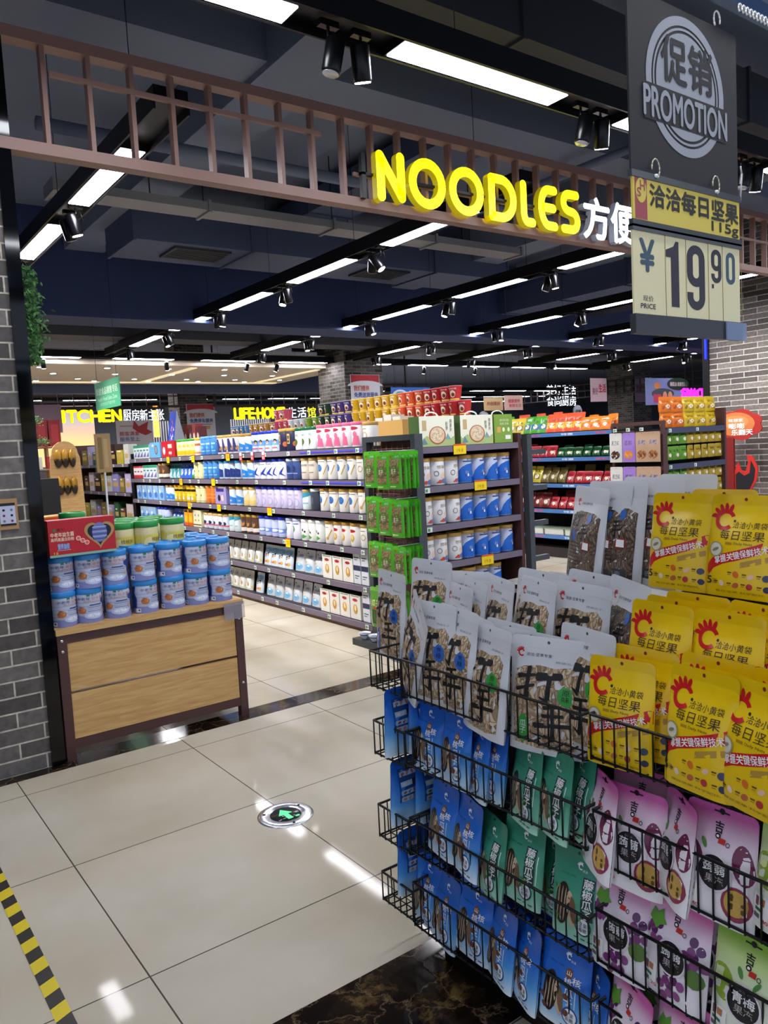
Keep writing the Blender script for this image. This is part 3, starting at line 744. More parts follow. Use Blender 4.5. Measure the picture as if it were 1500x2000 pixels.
def jelly_art(W, H, kind):
    a = Art()
    if kind == 'grape':
        for cx, cy, n in ((-.33, .6, 7), (.33, .56, 8), (0, .17, 9)):
            for i in range(n):
                t = i*2.4; rr = .035*math.sqrt(i)
                a.ell((cx+rr*1.9*math.cos(t)*1.0)*W, (cy+rr*1.5*math.sin(t)-.0)*H, .062*W, .046*H, M(['#5d2a63', '#7c3a74', '#8d4a86'][i % 3], .2), 1+(i % 3), 12)
        a.poly(fr(W, H, [(-.46, .70), (-.4, .80), (-.33, .77), (-.25, .82), (-.22, .74), (-.15, .70), (-.25, .67), (-.3, .62), (-.38, .66)]), M('#5f9a34'), 4)
        a.ell(.36*W, .36*H, .13*W, .09*H, M('#5b7d38', .5), 4, 12)
    elif kind == 'passion':
        a.ell(-.33*W, .52*H, .16*W, .15*H, M('#6d2a52', .2), 1, 20, .5); a.ell(-.37*W, .57*H, .05*W, .03*H, M('#b07a9c', .2), 2, 12, .5)
        a.ell(.36*W, .57*H, .13*W, .17*H, M('#6d2348', .2), 1, 20, .2); a.ell(.3*W, .23*H, .19*W, .15*H, M('#8d2f4c', .2), 2, 20); a.ell(.3*W, .24*H, .15*W, .115*H, M('#c9a04a', .3), 3, 20)
        for i in range(9): a.ell((.3+.09*math.cos(i*2.1))*W, (.24+.065*math.sin(i*1.7))*H, .022*W, .016*H, M('#5a4420'), 4, 8)
        a.ell(-.18*W, .66*H, .03*W, .05*H, M('#4f8a3c'), 3, 10, .6)
    else:
        a.ell(-.32*W, .52*H, .18*W, .16*H, M('#93b23c', .2), 1, 20, .5); a.ell(-.36*W, .57*H, .05*W, .03*H, M('#dbe79a', .2), 2, 12, .5)
        a.ell(.32*W, .2*H, .17*W, .14*H, M('#8db03a', .2), 1, 20); a.ell(.14*W, .64*H, .03*W, .05*H, M('#4f8a3c'), 3, 10, -.6); a.ell(-.1*W, .68*H, .03*W, .05*H, M('#4f8a3c'), 3, 10, .6)
    a.ring(0, .44*H, .215*W, .24*W, M('#e8dce6'), 4); a.ell(0, .44*H, .215*W, .215*W, M('#141214', .4), 4)
    a.text('青梅' if kind == 'plum' else '蒟蒻', -.15*W, .435*H, .16*W, .53*H, WH, 5, .02); a.text('果冻', -.11*W, .345*H, .14*W, .42*H, M('#b8b0b4'), 5)
    a.text('ju ruo', -.06*W, .54*H, .06*W, .56*H, M('#a8a0a4'), 5)
    a.text('吉', -.08*W, .77*H, .04*W, .87*H, BK, 2, .02); a.ell(-.02*W, .745*H, .04*W, .025*H, BK, 2, 12); a.ell(-.02*W, .745*H, .022*W, .012*H, WH, 3, 10)
    a.rect(.0*W, .69*H, .1*W, .735*H, M('#c32a22'), 3); a.ring(.14*W, .7*H, .02*W, .03*W, M('#3a3438'), 3, 12)
    a.rect(-.46*W, .06*H, -.2*W, .3*H, WH, 5); a.rect(-.42*W, .2*H, -.36*W, .28*H, M('#7a4a60'), 6); a.rect(-.34*W, .22*H, -.26*W, .28*H, M('#b87a4a'), 6); a.rect(-.42*W, .155*H, -.28*W, .185*H, M('#2e6a52'), 6)
    a.text('25' if kind == 'grape' else '40', -.3*W, .075*H, -.2*W, .11*H, RED, 6, .02); a.rect(-.44*W, .09*H, -.34*W, .13*H, M('#6a6468'), 6)
    return a
PLAS = M('#e0e2e6', .3, 0, 0, .74); PLASB = M('#cccdd1', .3)
SEEDM = seeds_mat('pale_seeds', '#d8c4a6', '#b89a76', '#5e4830', (125, 40, 62)); SEEDD = seeds_mat('dark_seeds', '#8a7663', '#5c4c40', '#1c1612', (120, 40, 75))
BG = {}
def defbag(k, W, H, T, body, art, look, cat, nm, back=None, seal=None, hole='#303034', **kw):
    BG[k] = (pouch(W, H, T, body, art, back, seal, hole, **kw), look, cat, nm)
defbag('yel', .155, .225, .045, M('#e3bd00', .28), yellow_art(.155, .225), 'yellow nut pouch', 'snack bag', 'nut_pouch', seal=M('#dcb400', .25), hole='#7a1c14')
defbag('seedb', .20, .27, .045, PLASB, seed_art(.2, .27, SEEDM, 'b'), 'clear blue badged seed bag', 'seed bag', 'seed_bag', seal=PLAS, hole='#4a4a50')
defbag('seedg', .20, .27, .045, PLASB, seed_art(.2, .27, SEEDM, 'g'), 'clear green badged seed bag', 'seed bag', 'seed_bag', seal=PLAS, hole='#4a4a50')
defbag('dark', .20, .28, .04, PLASB, dark_art(.2, .28, SEEDD, 'b'), 'clear bag of dark seeds', 'seed bag', 'seed_bag', seal=PLAS, hole='#d0d0d4', v0=.84)
GBL = grad_mat('blue_pack_print', [(.0, '#e4f1fa'), (.14, '#a6d0ee'), (.34, '#4c98dc'), (.6, '#2068c8'), (1, '#1856b4')], .2)
defbag('blue', .135, .20, .035, GBL, sun_art(.135, .2, False), 'blue sunflower seed pouch', 'seed bag', 'seed_pouch', back=back_art(.135, .2, False), hole='#0c2450')
GGR = grad_mat('green_pack_print', [(.0, '#a9dcc6'), (.25, '#6dbb9c'), (.55, '#3f9478'), (1, '#2f7d64')], .2)
defbag('green', .135, .20, .035, GGR, sun_art(.135, .2, True), 'green sunflower seed pouch', 'seed bag', 'seed_pouch', back=back_art(.135, .2, True), hole='#0e2c24')
GJ = grad_mat('pink_pack_print', [(.0, '#f2eef2'), (.6, '#ebe2ea'), (.78, '#e2c0d8'), (.93, '#d468aa')], .205)
GJ2 = grad_mat('plum_pack_print', [(.0, '#f0eef0'), (.6, '#e8e0e6'), (.82, '#dcb8d0'), (.96, '#cb60a6')], .205)
GJ3 = grad_mat('lime_pack_print', [(.0, '#f0f2e8'), (.5, '#e4ead2'), (.8, '#c4dc8c'), (.95, '#86b43a')], .205)
defbag('grape', .145, .205, .04, GJ, jelly_art(.145, .205, 'grape'), 'pink grape jelly pouch', 'jelly bag', 'jelly_pouch', hole='euro')
defbag('passion', .145, .21, .04, GJ2, jelly_art(.145, .21, 'passion'), 'purple passion fruit jelly pouch', 'jelly bag', 'jelly_pouch', hole='euro')
defbag('plum', .145, .205, .04, GJ3, jelly_art(.145, .205, 'plum'), 'green plum jelly pouch', 'jelly bag', 'jelly_pouch', hole='euro')
def putbag(k, loc, rz, lean, label, group, ry=0):
    (bm_, sm_), look, cat, nm = BG[k]
    o = bpy.data.objects.new(nm, bm_); COL.objects.link(o); o.location = loc; o.rotation_euler = (-lean, ry, rz)
    tag(o, label, cat, group)
    s = bpy.data.objects.new('top_seal', sm_); COL.objects.link(s); s.parent = o
    return o
BAGS = [('seed', 'a1', 1.315, 1.641, 0.788, -4), ('seed', 'a1', 1.314, 1.551, 0.787, -11), ('seed', 'a1', 1.299, 1.415, 0.763, -14), ('seed', 'a1', 1.336, 1.239, 0.752, 13), 
        ('seed', 'a1', 1.362, 1.534, 0.76, -19), ('seed', 'a1', 1.382, 1.425, 0.755, -6), ('seed', 'a1', 1.371, 1.344, 0.746, 5), ('seed', 'a1', 1.359, 1.161, 0.785, -14), 
        ('seed', 'a2', 1.624, 1.839, 0.812, 12), ('seed', 'a2', 1.51, 1.763, 0.796, -20), ('seed', 'a2', 1.526, 1.72, 0.816, -23), ('seed', 'a2', 1.524, 1.602, 0.831, -25), 
        ('seed', 'a2', 1.51, 1.448, 0.848, -20), ('seed', 'a2', 1.519, 1.303, 0.849, -8), ('dark', 'a2', 1.541, 1.191, 0.859, -26), ('seed', 'a2', 1.619, 1.531, 0.845, -2), 
        ('seed', 'a2', 1.606, 1.344, 0.861, -10), ('dark', 'a3', 1.724, 1.443, 1.068, -24), ('dark', 'a3', 1.722, 1.379, 1.081, -18), ('dark', 'a3', 1.706, 1.316, 1.086, -15), 
        ('dark', 'a3', 1.709, 1.23, 1.095, -7), ('dark', 'a3', 1.779, 1.174, 1.099, -13), ('yel', 'a3', 1.61, 1.067, 1.12, 1), ('yel', 'a3', 1.61, 0.916, 1.119, 1), 
        ('yel', 'a3', 1.7, 1.015, 1.123, 8), ('yel', 'a2', 1.426, 1.005, 0.899, -2), ('yel', 'a2', 1.425, 0.848, 0.9, -3), ('yel', 'a2', 1.486, 1.012, 0.898, -2), 
        ('yel', 'a2', 1.529, 0.986, 0.904, 0), ('yel', 'a2', 1.477, 0.814, 0.912, -9), ('yel', 'a1', 1.305, 1.01, 0.798, 5), ('yel', 'a1', 1.354, 0.997, 0.814, 4), 
        ('yel', 'a1', 1.277, 0.814, 0.821, -9), ('yel', 'a1', 1.262, 0.701, 0.826, -13), ('yel', 'a1', 1.35, 0.834, 0.826, 1), ('yel', 'a1', 1.338, 0.681, 0.826, -8), 
        ('passion', '2', 1.298, 1.072, 0.55, -31), ('passion', '2', 1.303, 0.986, 0.543, 2), ('passion', '2', 1.304, 0.893, 0.565, -35), ('passion', '2', 1.298, 0.79, 0.573, -2), 
        ('plum', '2', 1.288, 0.652, 0.6, -11), ('passion', '2', 1.392, 1.031, 0.543, 9), ('grape', '3', 1.3, 1.022, 0.341, -1), ('grape', '3', 1.295, 0.887, 0.359, -5), 
        ('plum', '3', 1.288, 0.735, 0.352, -3), ('grape', '3', 1.371, 0.881, 0.336, 15), ('grape', '3', 1.363, 1.038, 0.332, 1), ('grape', '4', 1.276, 1, 0.135, -22), 
        ('grape', '4', 1.265, 0.861, 0.155, -14), ('grape', '4', 1.257, 0.777, 0.175, -12), ('grape', '4', 1.344, 0.945, 0.129, -6), ('green', '2', 1.312, 1.299, 0.565, -19), 
        ('green', '2', 1.303, 1.204, 0.579, -18), ('green', '2', 1.348, 1.177, 0.578, -23), ('green', '2', 1.383, 1.3, 0.563, -8), ('green', '3', 1.305, 1.427, 0.338, -16), 
        ('green', '3', 1.31, 1.319, 0.363, -2), ('green', '3', 1.307, 1.143, 0.356, 4), ('green', '3', 1.362, 1.276, 0.336, -9), ('blue', '2', 1.327, 1.684, 0.572, -4), 
        ('blue', '2', 1.302, 1.537, 0.588, -9), ('blue', '2', 1.319, 1.474, 0.575, -22), ('blue', '2', 1.329, 1.426, 0.582, -22), ('blue', '3', 1.312, 1.62, 0.36, -9), 
        ('blue', '3', 1.297, 1.509, 0.361, -14), ('blue', '4', 1.324, 1.722, 0.107, -7), ('blue', '4', 1.308, 1.626, 0.101, -13), ('blue', '4', 1.3, 1.496, 0.133, -2), 
        ('blue', '4', 1.292, 1.389, 0.13, -19), ('blue', '4', 1.289, 1.303, 0.125, -22), ('blue', '4', 1.287, 1.176, 0.137, 4), ('blue', '4', 1.312, 1.117, 0.105, -30), 
        ('blue', '4', 1.408, 1.729, 0.069, 5), ('blue', '4', 1.392, 1.49, 0.101, 0), ('blue', '4', 1.375, 1.348, 0.103, -6), ('blue', '4', 1.373, 1.235, 0.107, -8), 
        ]
TN = {'a1': 'top wire basket', 'a2': 'middle display step', 'a3': 'highest display step', '2': 'second wire basket', '3': 'third wire basket', '4': 'lowest wire basket'}
cnt = {}
for (k, t, x, y, z, ph) in sorted(BAGS, key=lambda b: -b[3]):
    kk = k
    if k == 'seed': kk = 'seedb' if y > 1.50 or (t == 'a2' and 1.58 < y) else 'seedg'
    key = (kk, t); cnt[key] = cnt.get(key, 0)+1
    putbag(kk, (x, y, z), -PI/2+math.radians(ph), .14, '%s, %s from far end, %s' % (BG[kk][1], ordn(cnt[key]), TN[t]), '%ss in the %s' % (BG[kk][1], TN[t]), random.uniform(-.03, .03))
# bags in the end baskets (backs toward the viewer) and loose ones
for i, (x, y, z, lb) in enumerate([(1.325, 1.79, .60, 'second'), (1.385, 1.755, .605, 'second'), (1.34, 1.80, .385, 'third'), (1.40, 1.76, .385, 'third'), (1.345, 1.79, .175, 'lowest'), (1.395, 1.76, .175, 'lowest')]):
    putbag('blue', (x+.0, y, z), PI+.05, .06, 'blue seed pouch showing its back, %s of two in %s end basket' % (['left', 'right'][i % 2], lb), 'blue pouches in the end baskets')
putbag('seedb', (1.345, 1.77, .80), -PI/2-.5, .10, 'clear seed bag leaning sideways out of the top end basket', 'clear seed bags in the end basket', .42)
putbag('seedb', (1.42, 1.95, .83), -PI/2-.2, .05, 'clear seed bag standing straight at the far end of the display', 'clear seed bags in the end basket')
putbag('seedg', (1.56, 1.93, .85), -PI/2, .08, 'clear seed bag behind the straight one at the far end', 'clear seed bags in the end basket')
# ================================================================= wire racks
def basket(parent, x0, x1, y0, y1, zf, zr):
    q = MB(); o = parent.location
    def P(x, y, z): return (x-o.x, y-o.y, z-o.z)
    for z, r in ((zr, .0036), (zf, .003)):
        q.path([P(x0, y0, z), P(x1, y0, z), P(x1, y1, z), P(x0, y1, z), P(x0, y0, z)], r, WIRE, 6)
    n = max(2, round((y1-y0)/.031))
    for i in range(n+1):
        y = y0+(y1-y0)*i/n
        q.path([P(x0, y, zr), P(x0-.001, y, zf-.004), P(x0+.02, y, zf-.008), P(x1, y, zf-.003)], .0021, WIRE, 5)
    n = max(2, round((x1-x0)/.034))
    for i in range(n+1):
        x = x0+(x1-x0)*i/n
        for y in (y0, y1): q.bar(P(x, y, zr), P(x, y, zf), .0021, WIRE, 5)
        q.bar(P(x, y0, zf), P(x, y1, zf), .0021, WIRE, 5)
    q.obj('wire_basket', parent)
def rack(y0, y1, rims, floors, steps, label, xd=.175):
    e = empty('wire_display_rack', (1.45, (y0+y1)/2, 0), label, 'display rack')
    o = e.location
    for zr, zf in zip(rims, floors): basket(e, 1.28, 1.28+xd, y0, y1, zf, zr)
    for y in (y0+.01, y1-.01):
        for x in (1.46, 1.86):
            q = MB(); zt = steps[0][2] if x < 1.5 else steps[-1][2]
            q.box((x-.012-o.x, y-.012-o.y, 0), (x+.012-o.x, y+.012-o.y, zt), WIRE); q.obj('post', e)
    q = MB(); q.box((1.475-o.x, y0+.02-o.y, .06), (1.48-o.x, y1-.02-o.y, steps[0][2]), M('#16181d', .5)); q.obj('back_panel', e)
    q = MB()
    for a, b, z in steps: q.box((a-o.x, y0-o.y, z-.012), (b-o.x, y1-o.y, z), WIRE)
    q.obj('step_shelf', e)
    q = MB(); q.box((1.36-o.x, y0+.03-o.y, .0), (1.86-o.x, y1-.03-o.y, .05), WIRE); q.obj('base', e)
rack(1.085, 1.715, (.897, .69, .44, .25), (.80, .60, .345, .125), ((1.455, 1.66, .80), (1.66, 1.9, 1.06)), 'black wire rack holding the sunflower seed bags')
rack(.30, 1.062, (.905, .695, .475, .262), (.812, .585, .36, .14), ((1.455, 1.59, .89), (1.59, 1.9, 1.115)), 'black wire rack holding the yellow nut and jelly bags')
e = empty('wire_display_rack', (1.6, 1.80, 0), 'narrow black wire baskets on the far end of the display', 'display rack')
for zr, zf in zip((.893, .683, .425, .215), (.79, .585, .33, .13)): basket(e, 1.283, 1.88, 1.725, 1.872, zf, zr)
q = MB(); q.box((1.46-1.6, -.075, 0), (1.49-1.6, -.05, 1.0), WIRE); q.obj('post', e)
# loose packs on top of the display
def crumple(name, W, H, D, m, m2, loc, rz, label, cat, group=None, seedn=3):
    bm = bmesh.new(); bmesh.ops.create_icosphere(bm, subdivisions=3, radius=.5); rn = random.Random(seedn)
    for v in bm.verts:
        s = math.sin(v.co.x*13+seedn)*math.cos(v.co.z*11)*.06+rn.uniform(-.03, .03)
        v.co = Vector((v.co.x*W, v.co.y*D, (v.co.z+.45)*H))*(1+s)
    vs = [tuple(v.co) for v in bm.verts]; fs = [tuple(v.index for v in f.verts) for f in bm.faces]; bm.free()
    q = MB(); q.add(vs, fs, m, True)
    for i in range(len(fs)):
        if vs[fs[i][0]][2] < H*.35: q.mi[i] = q.idx(m2)
    o = q.obj(name, None, loc, (0, 0, rz)); tag(o, label, cat, group); return o
crumple('candy_bag', .19, .17, .12, M('#d8dae0', .2), M('#e85a28', .3), (1.98, .98, 1.08), .3, 'clear knotted bag of white and orange sweets behind the yellow pouches', 'bag')
# ================================================================= hanging promotion and price boards
e = empty('promotion_board', (1.423, .9, 1.96), 'black hanging board with white PROMOTION emblem', 'sign')
BB = M('#0d0e12', .6); SIL = M('#9a9ea8', .45)
q = MB(); q.box((-.178, 0, 0), (.178, .004, .32), BB); o = q.obj('board', e)
q = MB(); a = Art(); cx, cy, R = .0, .18, .128
a.ring(cx, cy, R*.87, R, SIL, 1, 60); a.ring(cx, cy, R*.80, R*.835, SIL, 1, 60)
a.ell(cx, cy, R*.76, R*.76, SIL, 1, 60)
a.rect(-R*1.06, cy-R*.62, R*1.06, cy-R*.11, BB, 2)
a.text('促', -.080, .180, .0, .262, BB, 3, .04); a.text('销', .008, .180, .086, .262, BB, 3, .04)
a.text('PROMOTION', -.137, .106, .137, .160, SIL, 4, .035)
a.put(q, lambda u, v, o: (u, -o-.0002, v), None, .0003); q.obj('emblem', e)
for x in (-.11, .11):
    q = MB(); q.path([(x+.011*math.cos(t), 0, .335+.016*math.sin(t)) for t in [i*.5-.4 for i in range(10)]], .0016, WH, 6); q.obj('hook', e)
e = empty('price_board', (1.423, .896, 1.67), 'cream price board reading 19.90 under a yellow name card, hung from the promotion board', 'sign')
CARD = M('#ece3b4', .35); CY = M('#e0ca50', .35); CH_ = M('#383b42', .3)
q = MB(); q.box((-.178, .002, .202), (.178, .006, .285), CY)
a = Art(); PR = M('#a8434c', .4)
a.rect(-.172, .207, -.136, .28, PR, 1); a.ell(-.154, .258, .016, .022, CY, 2); a.text('S', -.166, .246, -.155, .262, PR, 3, .02); a.text('H', -.157, .258, -.143, .275, PR, 3, .02)
a.text('洽洽每日坚果', -.128, .234, .172, .274, M('#1c1a16'), 2, .045); a.text('115g', .075, .207, .172, .231, M('#1c1a16'), 2, .04)
a.put(q, lambda u, v, o: (u, .002-o, v), None, .0003); q.obj('name_card', e)
q = MB(); q.box((-.182, .0, .192), (.182, .009, .205), CH_); q.box((-.182, .0, .28), (.182, .009, .292), CH_); q.obj('top_channel', e)
q = MB(); q.box((-.182, .0, .186), (.182, .011, .196), M('#4a4e55', .3))
q.obj('middle_channel', e)
q = MB(); q.box((-.18, .003, .035), (.178, .007, .19), CARD)
a = Art(); IN = M('#26202e', .35); IB = M('#3a5568', .35)
a.text('¥', -.163, .115, -.128, .172, IB, 1, .04); a.text('现价', -.158, .06, -.132, .071, IN, 1, .01); a.text('PRICE', -.164, .047, -.127, .056, IN, 1, .03)
a.poly([(-.085, .055), (-.064, .055), (-.064, .178), (-.072, .178), (-.078, .168), (-.098, .160), (-.098, .147), (-.085, .147)], IN, 1)
def nine(x0, y0, w, h, t, m):
    c = w/2; r = (w-t)/2; H1 = h*.64; yt = y0+h-H1
    def oval(cx, y0, y1, a0, a1, n=12): return None
    P = [(x0+c+r*math.cos(b), yt+H1-t/2-r+r*math.sin(b)) for b in [PI*i/12 for i in range(13)]]
    P += [(x0+c+r*math.cos(b), yt+t/2+r+r*math.sin(b)) for b in [PI+PI*i/12 for i in range(13)]]
    P.append(P[0]); a.stroke(P, t, m, 1)
    Q = [(x0+w-t/2, y0+h-t/2-r)] + [(x0+w-t/2, y0+h*.4)] + [(x0+c+r*math.cos(b), y0+t/2+r+r*math.sin(b)) for b in [-PI*i/12 for i in range(13)]] + [(x0+t/2, y0+h*.27)]
    a.stroke(Q, t, m, 1.3)
def zero(x0, y0, w, h, t, m):
    c = w/2; r = (w-t)/2
    P = [(x0+c+r*math.cos(b), y0+h-t/2-r+r*math.sin(b)) for b in [PI*i/12 for i in range(13)]] + [(x0+c+r*math.cos(b), y0+t/2+r+r*math.sin(b)) for b in [PI+PI*i/12 for i in range(13)]]
    P.append(P[0]); a.stroke(P, t, m, 1)
nine(-.042, .053, .05, .125, .0165, IN); nine(.027, .111, .03, .066, .0095, IN); a.rect(.028, .1, .034, .108, IN); zero(.071, .112, .028, .064, .009, IB)
fx = lambda u: -.178+(u+.178)*1.22
a.put(q, lambda u, v, o: (fx(u), .003-o, v), None, .0003)
for x in (-.10, -.045, .018, .06, .118):
    q.box((fx(x) if x < 9 else 0, .0022, .036), (fx(x)+.0009, .003, .19), M('#8f8450'))
q.obj('price_card', e)
q = MB(); q.box((-.182, -.001, .0), (.182, .012, .036), M('#33353c', .4)); q.obj('lower_channel', e)
q = MB(); q.box((.112, -.006, -.002), (.186, -.003, .034), M('#8fa4c8', .1, 0, 0, .55)); q.obj('clear_tab', e)
for x in (-.11, .09):
    q = MB(); q.path([(x+.012*math.cos(t), 0, .302+.018*math.sin(t)) for t in [i*.5-1.2 for i in range(10)]], .0014, M('#c8c2a8', .3), 6); q.lathe([(.004, 0), (.004, .006)], WH, 8, (x, 0, .286)); q.obj('ring_hook', e)
q = MB(); q.path([(.17, .01, .29), (.198, .01, .29), (.204, .01, .345), (.2, .01, .36)], .0016, M('#c8ccd4', .3)); q.obj('wire_hook', e)
e = empty('hanging_rail', (1.6, .9, 2.335), 'blue-edged ceiling rail with white curtain hooks at the top right', 'rail')
q = MB(); q.box((-.5, -.012, 0), (1.6, .012, .03), M('#3d5a86', .3, .5)); q.box((-.5, -.02, .03), (1.6, .02, .034), M('#b8c4d8', .2, .6)); q.obj('channel', e)
for i in range(13):
    q = MB(); x = -.02+i*.014+(.0 if i else -.07); q.path([(x+.006*math.cos(t), -.014, -.008+.008*math.sin(t)) for t in [j*.7-.5 for j in range(8)]], .0017, WH, 5); q.obj('glider_hook', e)
q = MB(); q.bar((1.75, .9, 2.37), (1.75, .9, 4.7), .006, DKM); tag(q.obj('hanging_cable'), 'thin black cable holding the blue-edged rail, right of the board', 'cable')
# ================================================================= shelf goods
KD = {}
def wrap(R): return lambda u, v, o: ((R+o)*math.sin(u/R), -(R+o)*math.cos(u/R), v)
def deftin(k, R, H, body, lid, art, look, nm='milk_powder_tin', cat='tin', lidh=.028, n=20, ribs=0, blr=.35):
    mb = MB(); bc = M(body, blr) if isinstance(body, str) else body
    pr = [(R*.97, 0), (R, .004)]
    if ribs:
        for i in range(ribs*2+1): pr.append((R+(.0018 if i % 2 else -.0006), H*(.22+.56*i/(ribs*2))))
    pr += [(R, H-lidh-.004), (R*.97, H-lidh)]
    mb.lathe(pr, bc, n)
    a = Art(); w = PI*R*.5
    for s in art:
        c = M(s[-1], .35) if isinstance(s[-1], str) else s[-1]
        if s[0] == 'b': a.rect(-PI*R*.98, s[1]*H, PI*R*.98, s[2]*H, c)
        elif s[0] == 'e': a.ell(s[1]*w, s[2]*H, s[3]*w, s[4]*H, c, 2, 14)
        elif s[0] == 'r': a.rect(s[1]*w, s[2]*H, s[3]*w, s[4]*H, c, 2)
        elif s[0] == 't': a.text(s[1], s[2]*w, s[3]*H, s[4]*w, s[5]*H, c, 4, .01)
        elif s[0] == 'p': a.poly([(x*w, y*H) for x, y in s[1]], c, 3)
        elif s[0] == 'g': a.ring(s[1]*w, s[2]*H, s[3]*w*.8, s[3]*w, c, 3, 16)
    a.put(mb, wrap(R+(.0018 if ribs else 0)), .02, .0005)
    parts = [('body', mb.mesh('tin_body'))]
    if lid:
        lb = MB(); lb.lathe([(R*1.0, H-lidh), (R*1.035, H-lidh+.003), (R*1.035, H-.004), (R*.98, H), (R*.85, H), (R*.83, H-.004)], M(lid, .3), n)
        parts.append(('lid', lb.mesh('lid')))
    KD[k] = (parts, look, cat, nm, 2*R)
def defbox(k, W, D, H, col, art, look, nm='carton', cat='box', top=None, side=None, extra=()):
    mb = MB(); mb.box((-W/2, 0, 0), (W/2, D, H), M(col, .4))
    if side: mb.mi[3] = mb.mi[5] = mb.idx(M(side, .4))
    if top: mb.mi[1] = mb.idx(M(top, .4))
    a = Art()
    for s in art:
        c = M(s[-1], .35) if isinstance(s[-1], str) else s[-1]
        if s[0] == 'r': a.rect((s[1]-.5)*W, s[2]*H, (s[3]-.5)*W, s[4]*H, c, 1)
        elif s[0] == 'e': a.ell((s[1]-.5)*W, s[2]*H, s[3]*W, s[4]*H, c, 4, 18)
        elif s[0] == 't': a.text(s[1], (s[2]-.5)*W, s[3]*H, (s[4]-.5)*W, s[5]*H, c, 4, .01)
        elif s[0] == 'p': a.poly([((x-.5)*W, y*H) for x, y in s[1]], c, 3)
        elif s[0] == 'v': a.vtext(s[1], (s[2]-.5)*W, s[3]*H, s[4]*W, s[5]*H, c, 6)
    a.put(mb, lambda u, v, o: (u, -o, v), None, .0005)
    KD[k] = ([('body', mb.mesh('carton_body'))]+list(extra), look, cat, nm, W)
def defpouch(k, W, H, T, col, art, look, nm='milk_powder_pouch', cat='pouch', rough=.25):
    a = Art()
    for s in art:
        c = M(s[-1], .3) if isinstance(s[-1], str) else s[-1]
        if s[0] == 'r': a.rect(s[1]*W, s[2]*H, s[3]*W, s[4]*H, c, 1)
        elif s[0] == 'e': a.ell(s[1]*W, s[2]*H, s[3]*W, s[4]*H, c, 2, 14)
        elif s[0] == 't': a.text(s[1], s[2]*W, s[3]*H, s[4]*W, s[5]*H, c, 3, .01)
        elif s[0] == 'p': a.poly([(x*W, y*H) for x, y in s[1]], c, 1)
    b, t = pouch(W, H, T, M(col, rough), a, None, None, False, .9, 8, 9, .0015, .8, .035)
    KD[k] = ([('body', b), ('top_seal', t)], look, cat, nm, W)
PC = {}
def place(k, x, y, z, rz, label, group, rx=0, nm=None):
    parts, look, cat, n0, w = KD[k]
    o = bpy.data.objects.new(nm or n0, parts[0][1]); COL.objects.link(o); o.location = (x, y, z); o.rotation_euler = (rx, 0, rz)
    tag(o, label, cat, group)
    for pn, pm in parts[1:]:
        c = bpy.data.objects.new(pn, pm); COL.objects.link(c); c.parent = o
    return o
# ---- the blue tins on the oak table
LAV = '#8f9bd0'
deftin('senior', .064, .176, '#bcc3da', '#2a86d0', [
    ('r', -1.3, .28, 1.3, .292, '#8f98bd'), ('r', -1.3, .38, 1.3, .392, '#8f98bd'), ('r', -1.3, .48, 1.3, .492, '#8f98bd'), ('r', -1.3, .58, 1.3, .592, '#8f98bd'),
    ('b', .0, .2, '#7e86bd'), ('p', [(-1.9, .16), (-1.0, .16), (-.95, .45), (-1.1, .62), (-1.0, .82), (-1.9, .82)], '#27418f'),
    ('p', [(1.9, .16), (.9, .16), (.72, .32), (.78, .5), (.55, .55), (.52, .66), (.88, .72), (1.0, .8), (1.9, .8)], '#27418f'),
    ('e', .1, .21, .5, .1, '#b9c6e6'), ('e', .1, .22, .34, .055, '#dfe6f4'), ('e', -.5, .37, .22, .1, '#b26a3a'), ('e', -.56, .42, .09, .055, '#2a1c1a'), ('e', -.42, .4, .08, .05, '#e2b690'),
    ('t', '中老年', -.72, .66, -.05, .75, '#2b3f7c'), ('t', '益生菌', .0, .67, .62, .75, '#c9703a'), ('t', '高钙奶粉', -.4, .6, .4, .645, '#c9703a'),
    ('r', -.22, .775, -.06, .825, '#1c7a3c'), ('t', '蒙牛', .0, .775, .3, .825, '#101418'), ('r', -.1, .5, .5, .53, '#2b3f7c'), ('r', -.2, .44, .6, .455, '#6a74a4'), ('r', -.2, .33, .6, .345, '#6a74a4'),
    ('e', .66, .33, .12, .06, '#c9a08a'), ('r', -1.05, .04, -.75, .15, '#e8e8ea'), ('r', -1.0, .06, -.8, .13, '#3a3a42')], 'blue lidded milk tin', 'milk_powder_tin', 'tin', .03, 28, 6)
TZ = .672
e = empty('display_table', (1.415, 4.5, 0), 'brown steel table with oak panels at the shop entrance', 'table')
x0, x1, y0, y1 = .915, 1.915, 4.05, 4.95
def eb(name, a, b, m):
    q = MB(); q.box((a[0]-1.415, a[1]-4.5, a[2]), (b[0]-1.415, b[1]-4.5, b[2]), m); return q.obj(name, e)
eb('table_top', (x0-.005, y0-.01, TZ-.03), (x1+.005, y1, TZ), WOOD)
for x in (x0, x1-.045):
    for y in (y0, y1-.045): eb('leg', (x, y, 0), (x+.045, y+.045, TZ-.03), BROWN)
for y in (y0+.002, y1-.042):
    eb('rail', (x0+.045, y, TZ-.075), (x1-.045, y+.04, TZ-.03), BROWN); eb('rail', (x0+.045, y, .06), (x1-.045, y+.04, .105), BROWN)
eb('upper_panel', (x0+.047, y0+.006, .352), (x1-.047, y0+.03, TZ-.077), WOOD)
eb('lower_panel', (x0+.047, y0+.006, .107), (x1-.047, y0+.03, .338), WOOD)
for x in (x0, x1-.04): 
    eb('side_panel', (x+.012, y0+.045, .107), (x+.028, y1-.045, TZ-.077), BROWN)
q = MB()
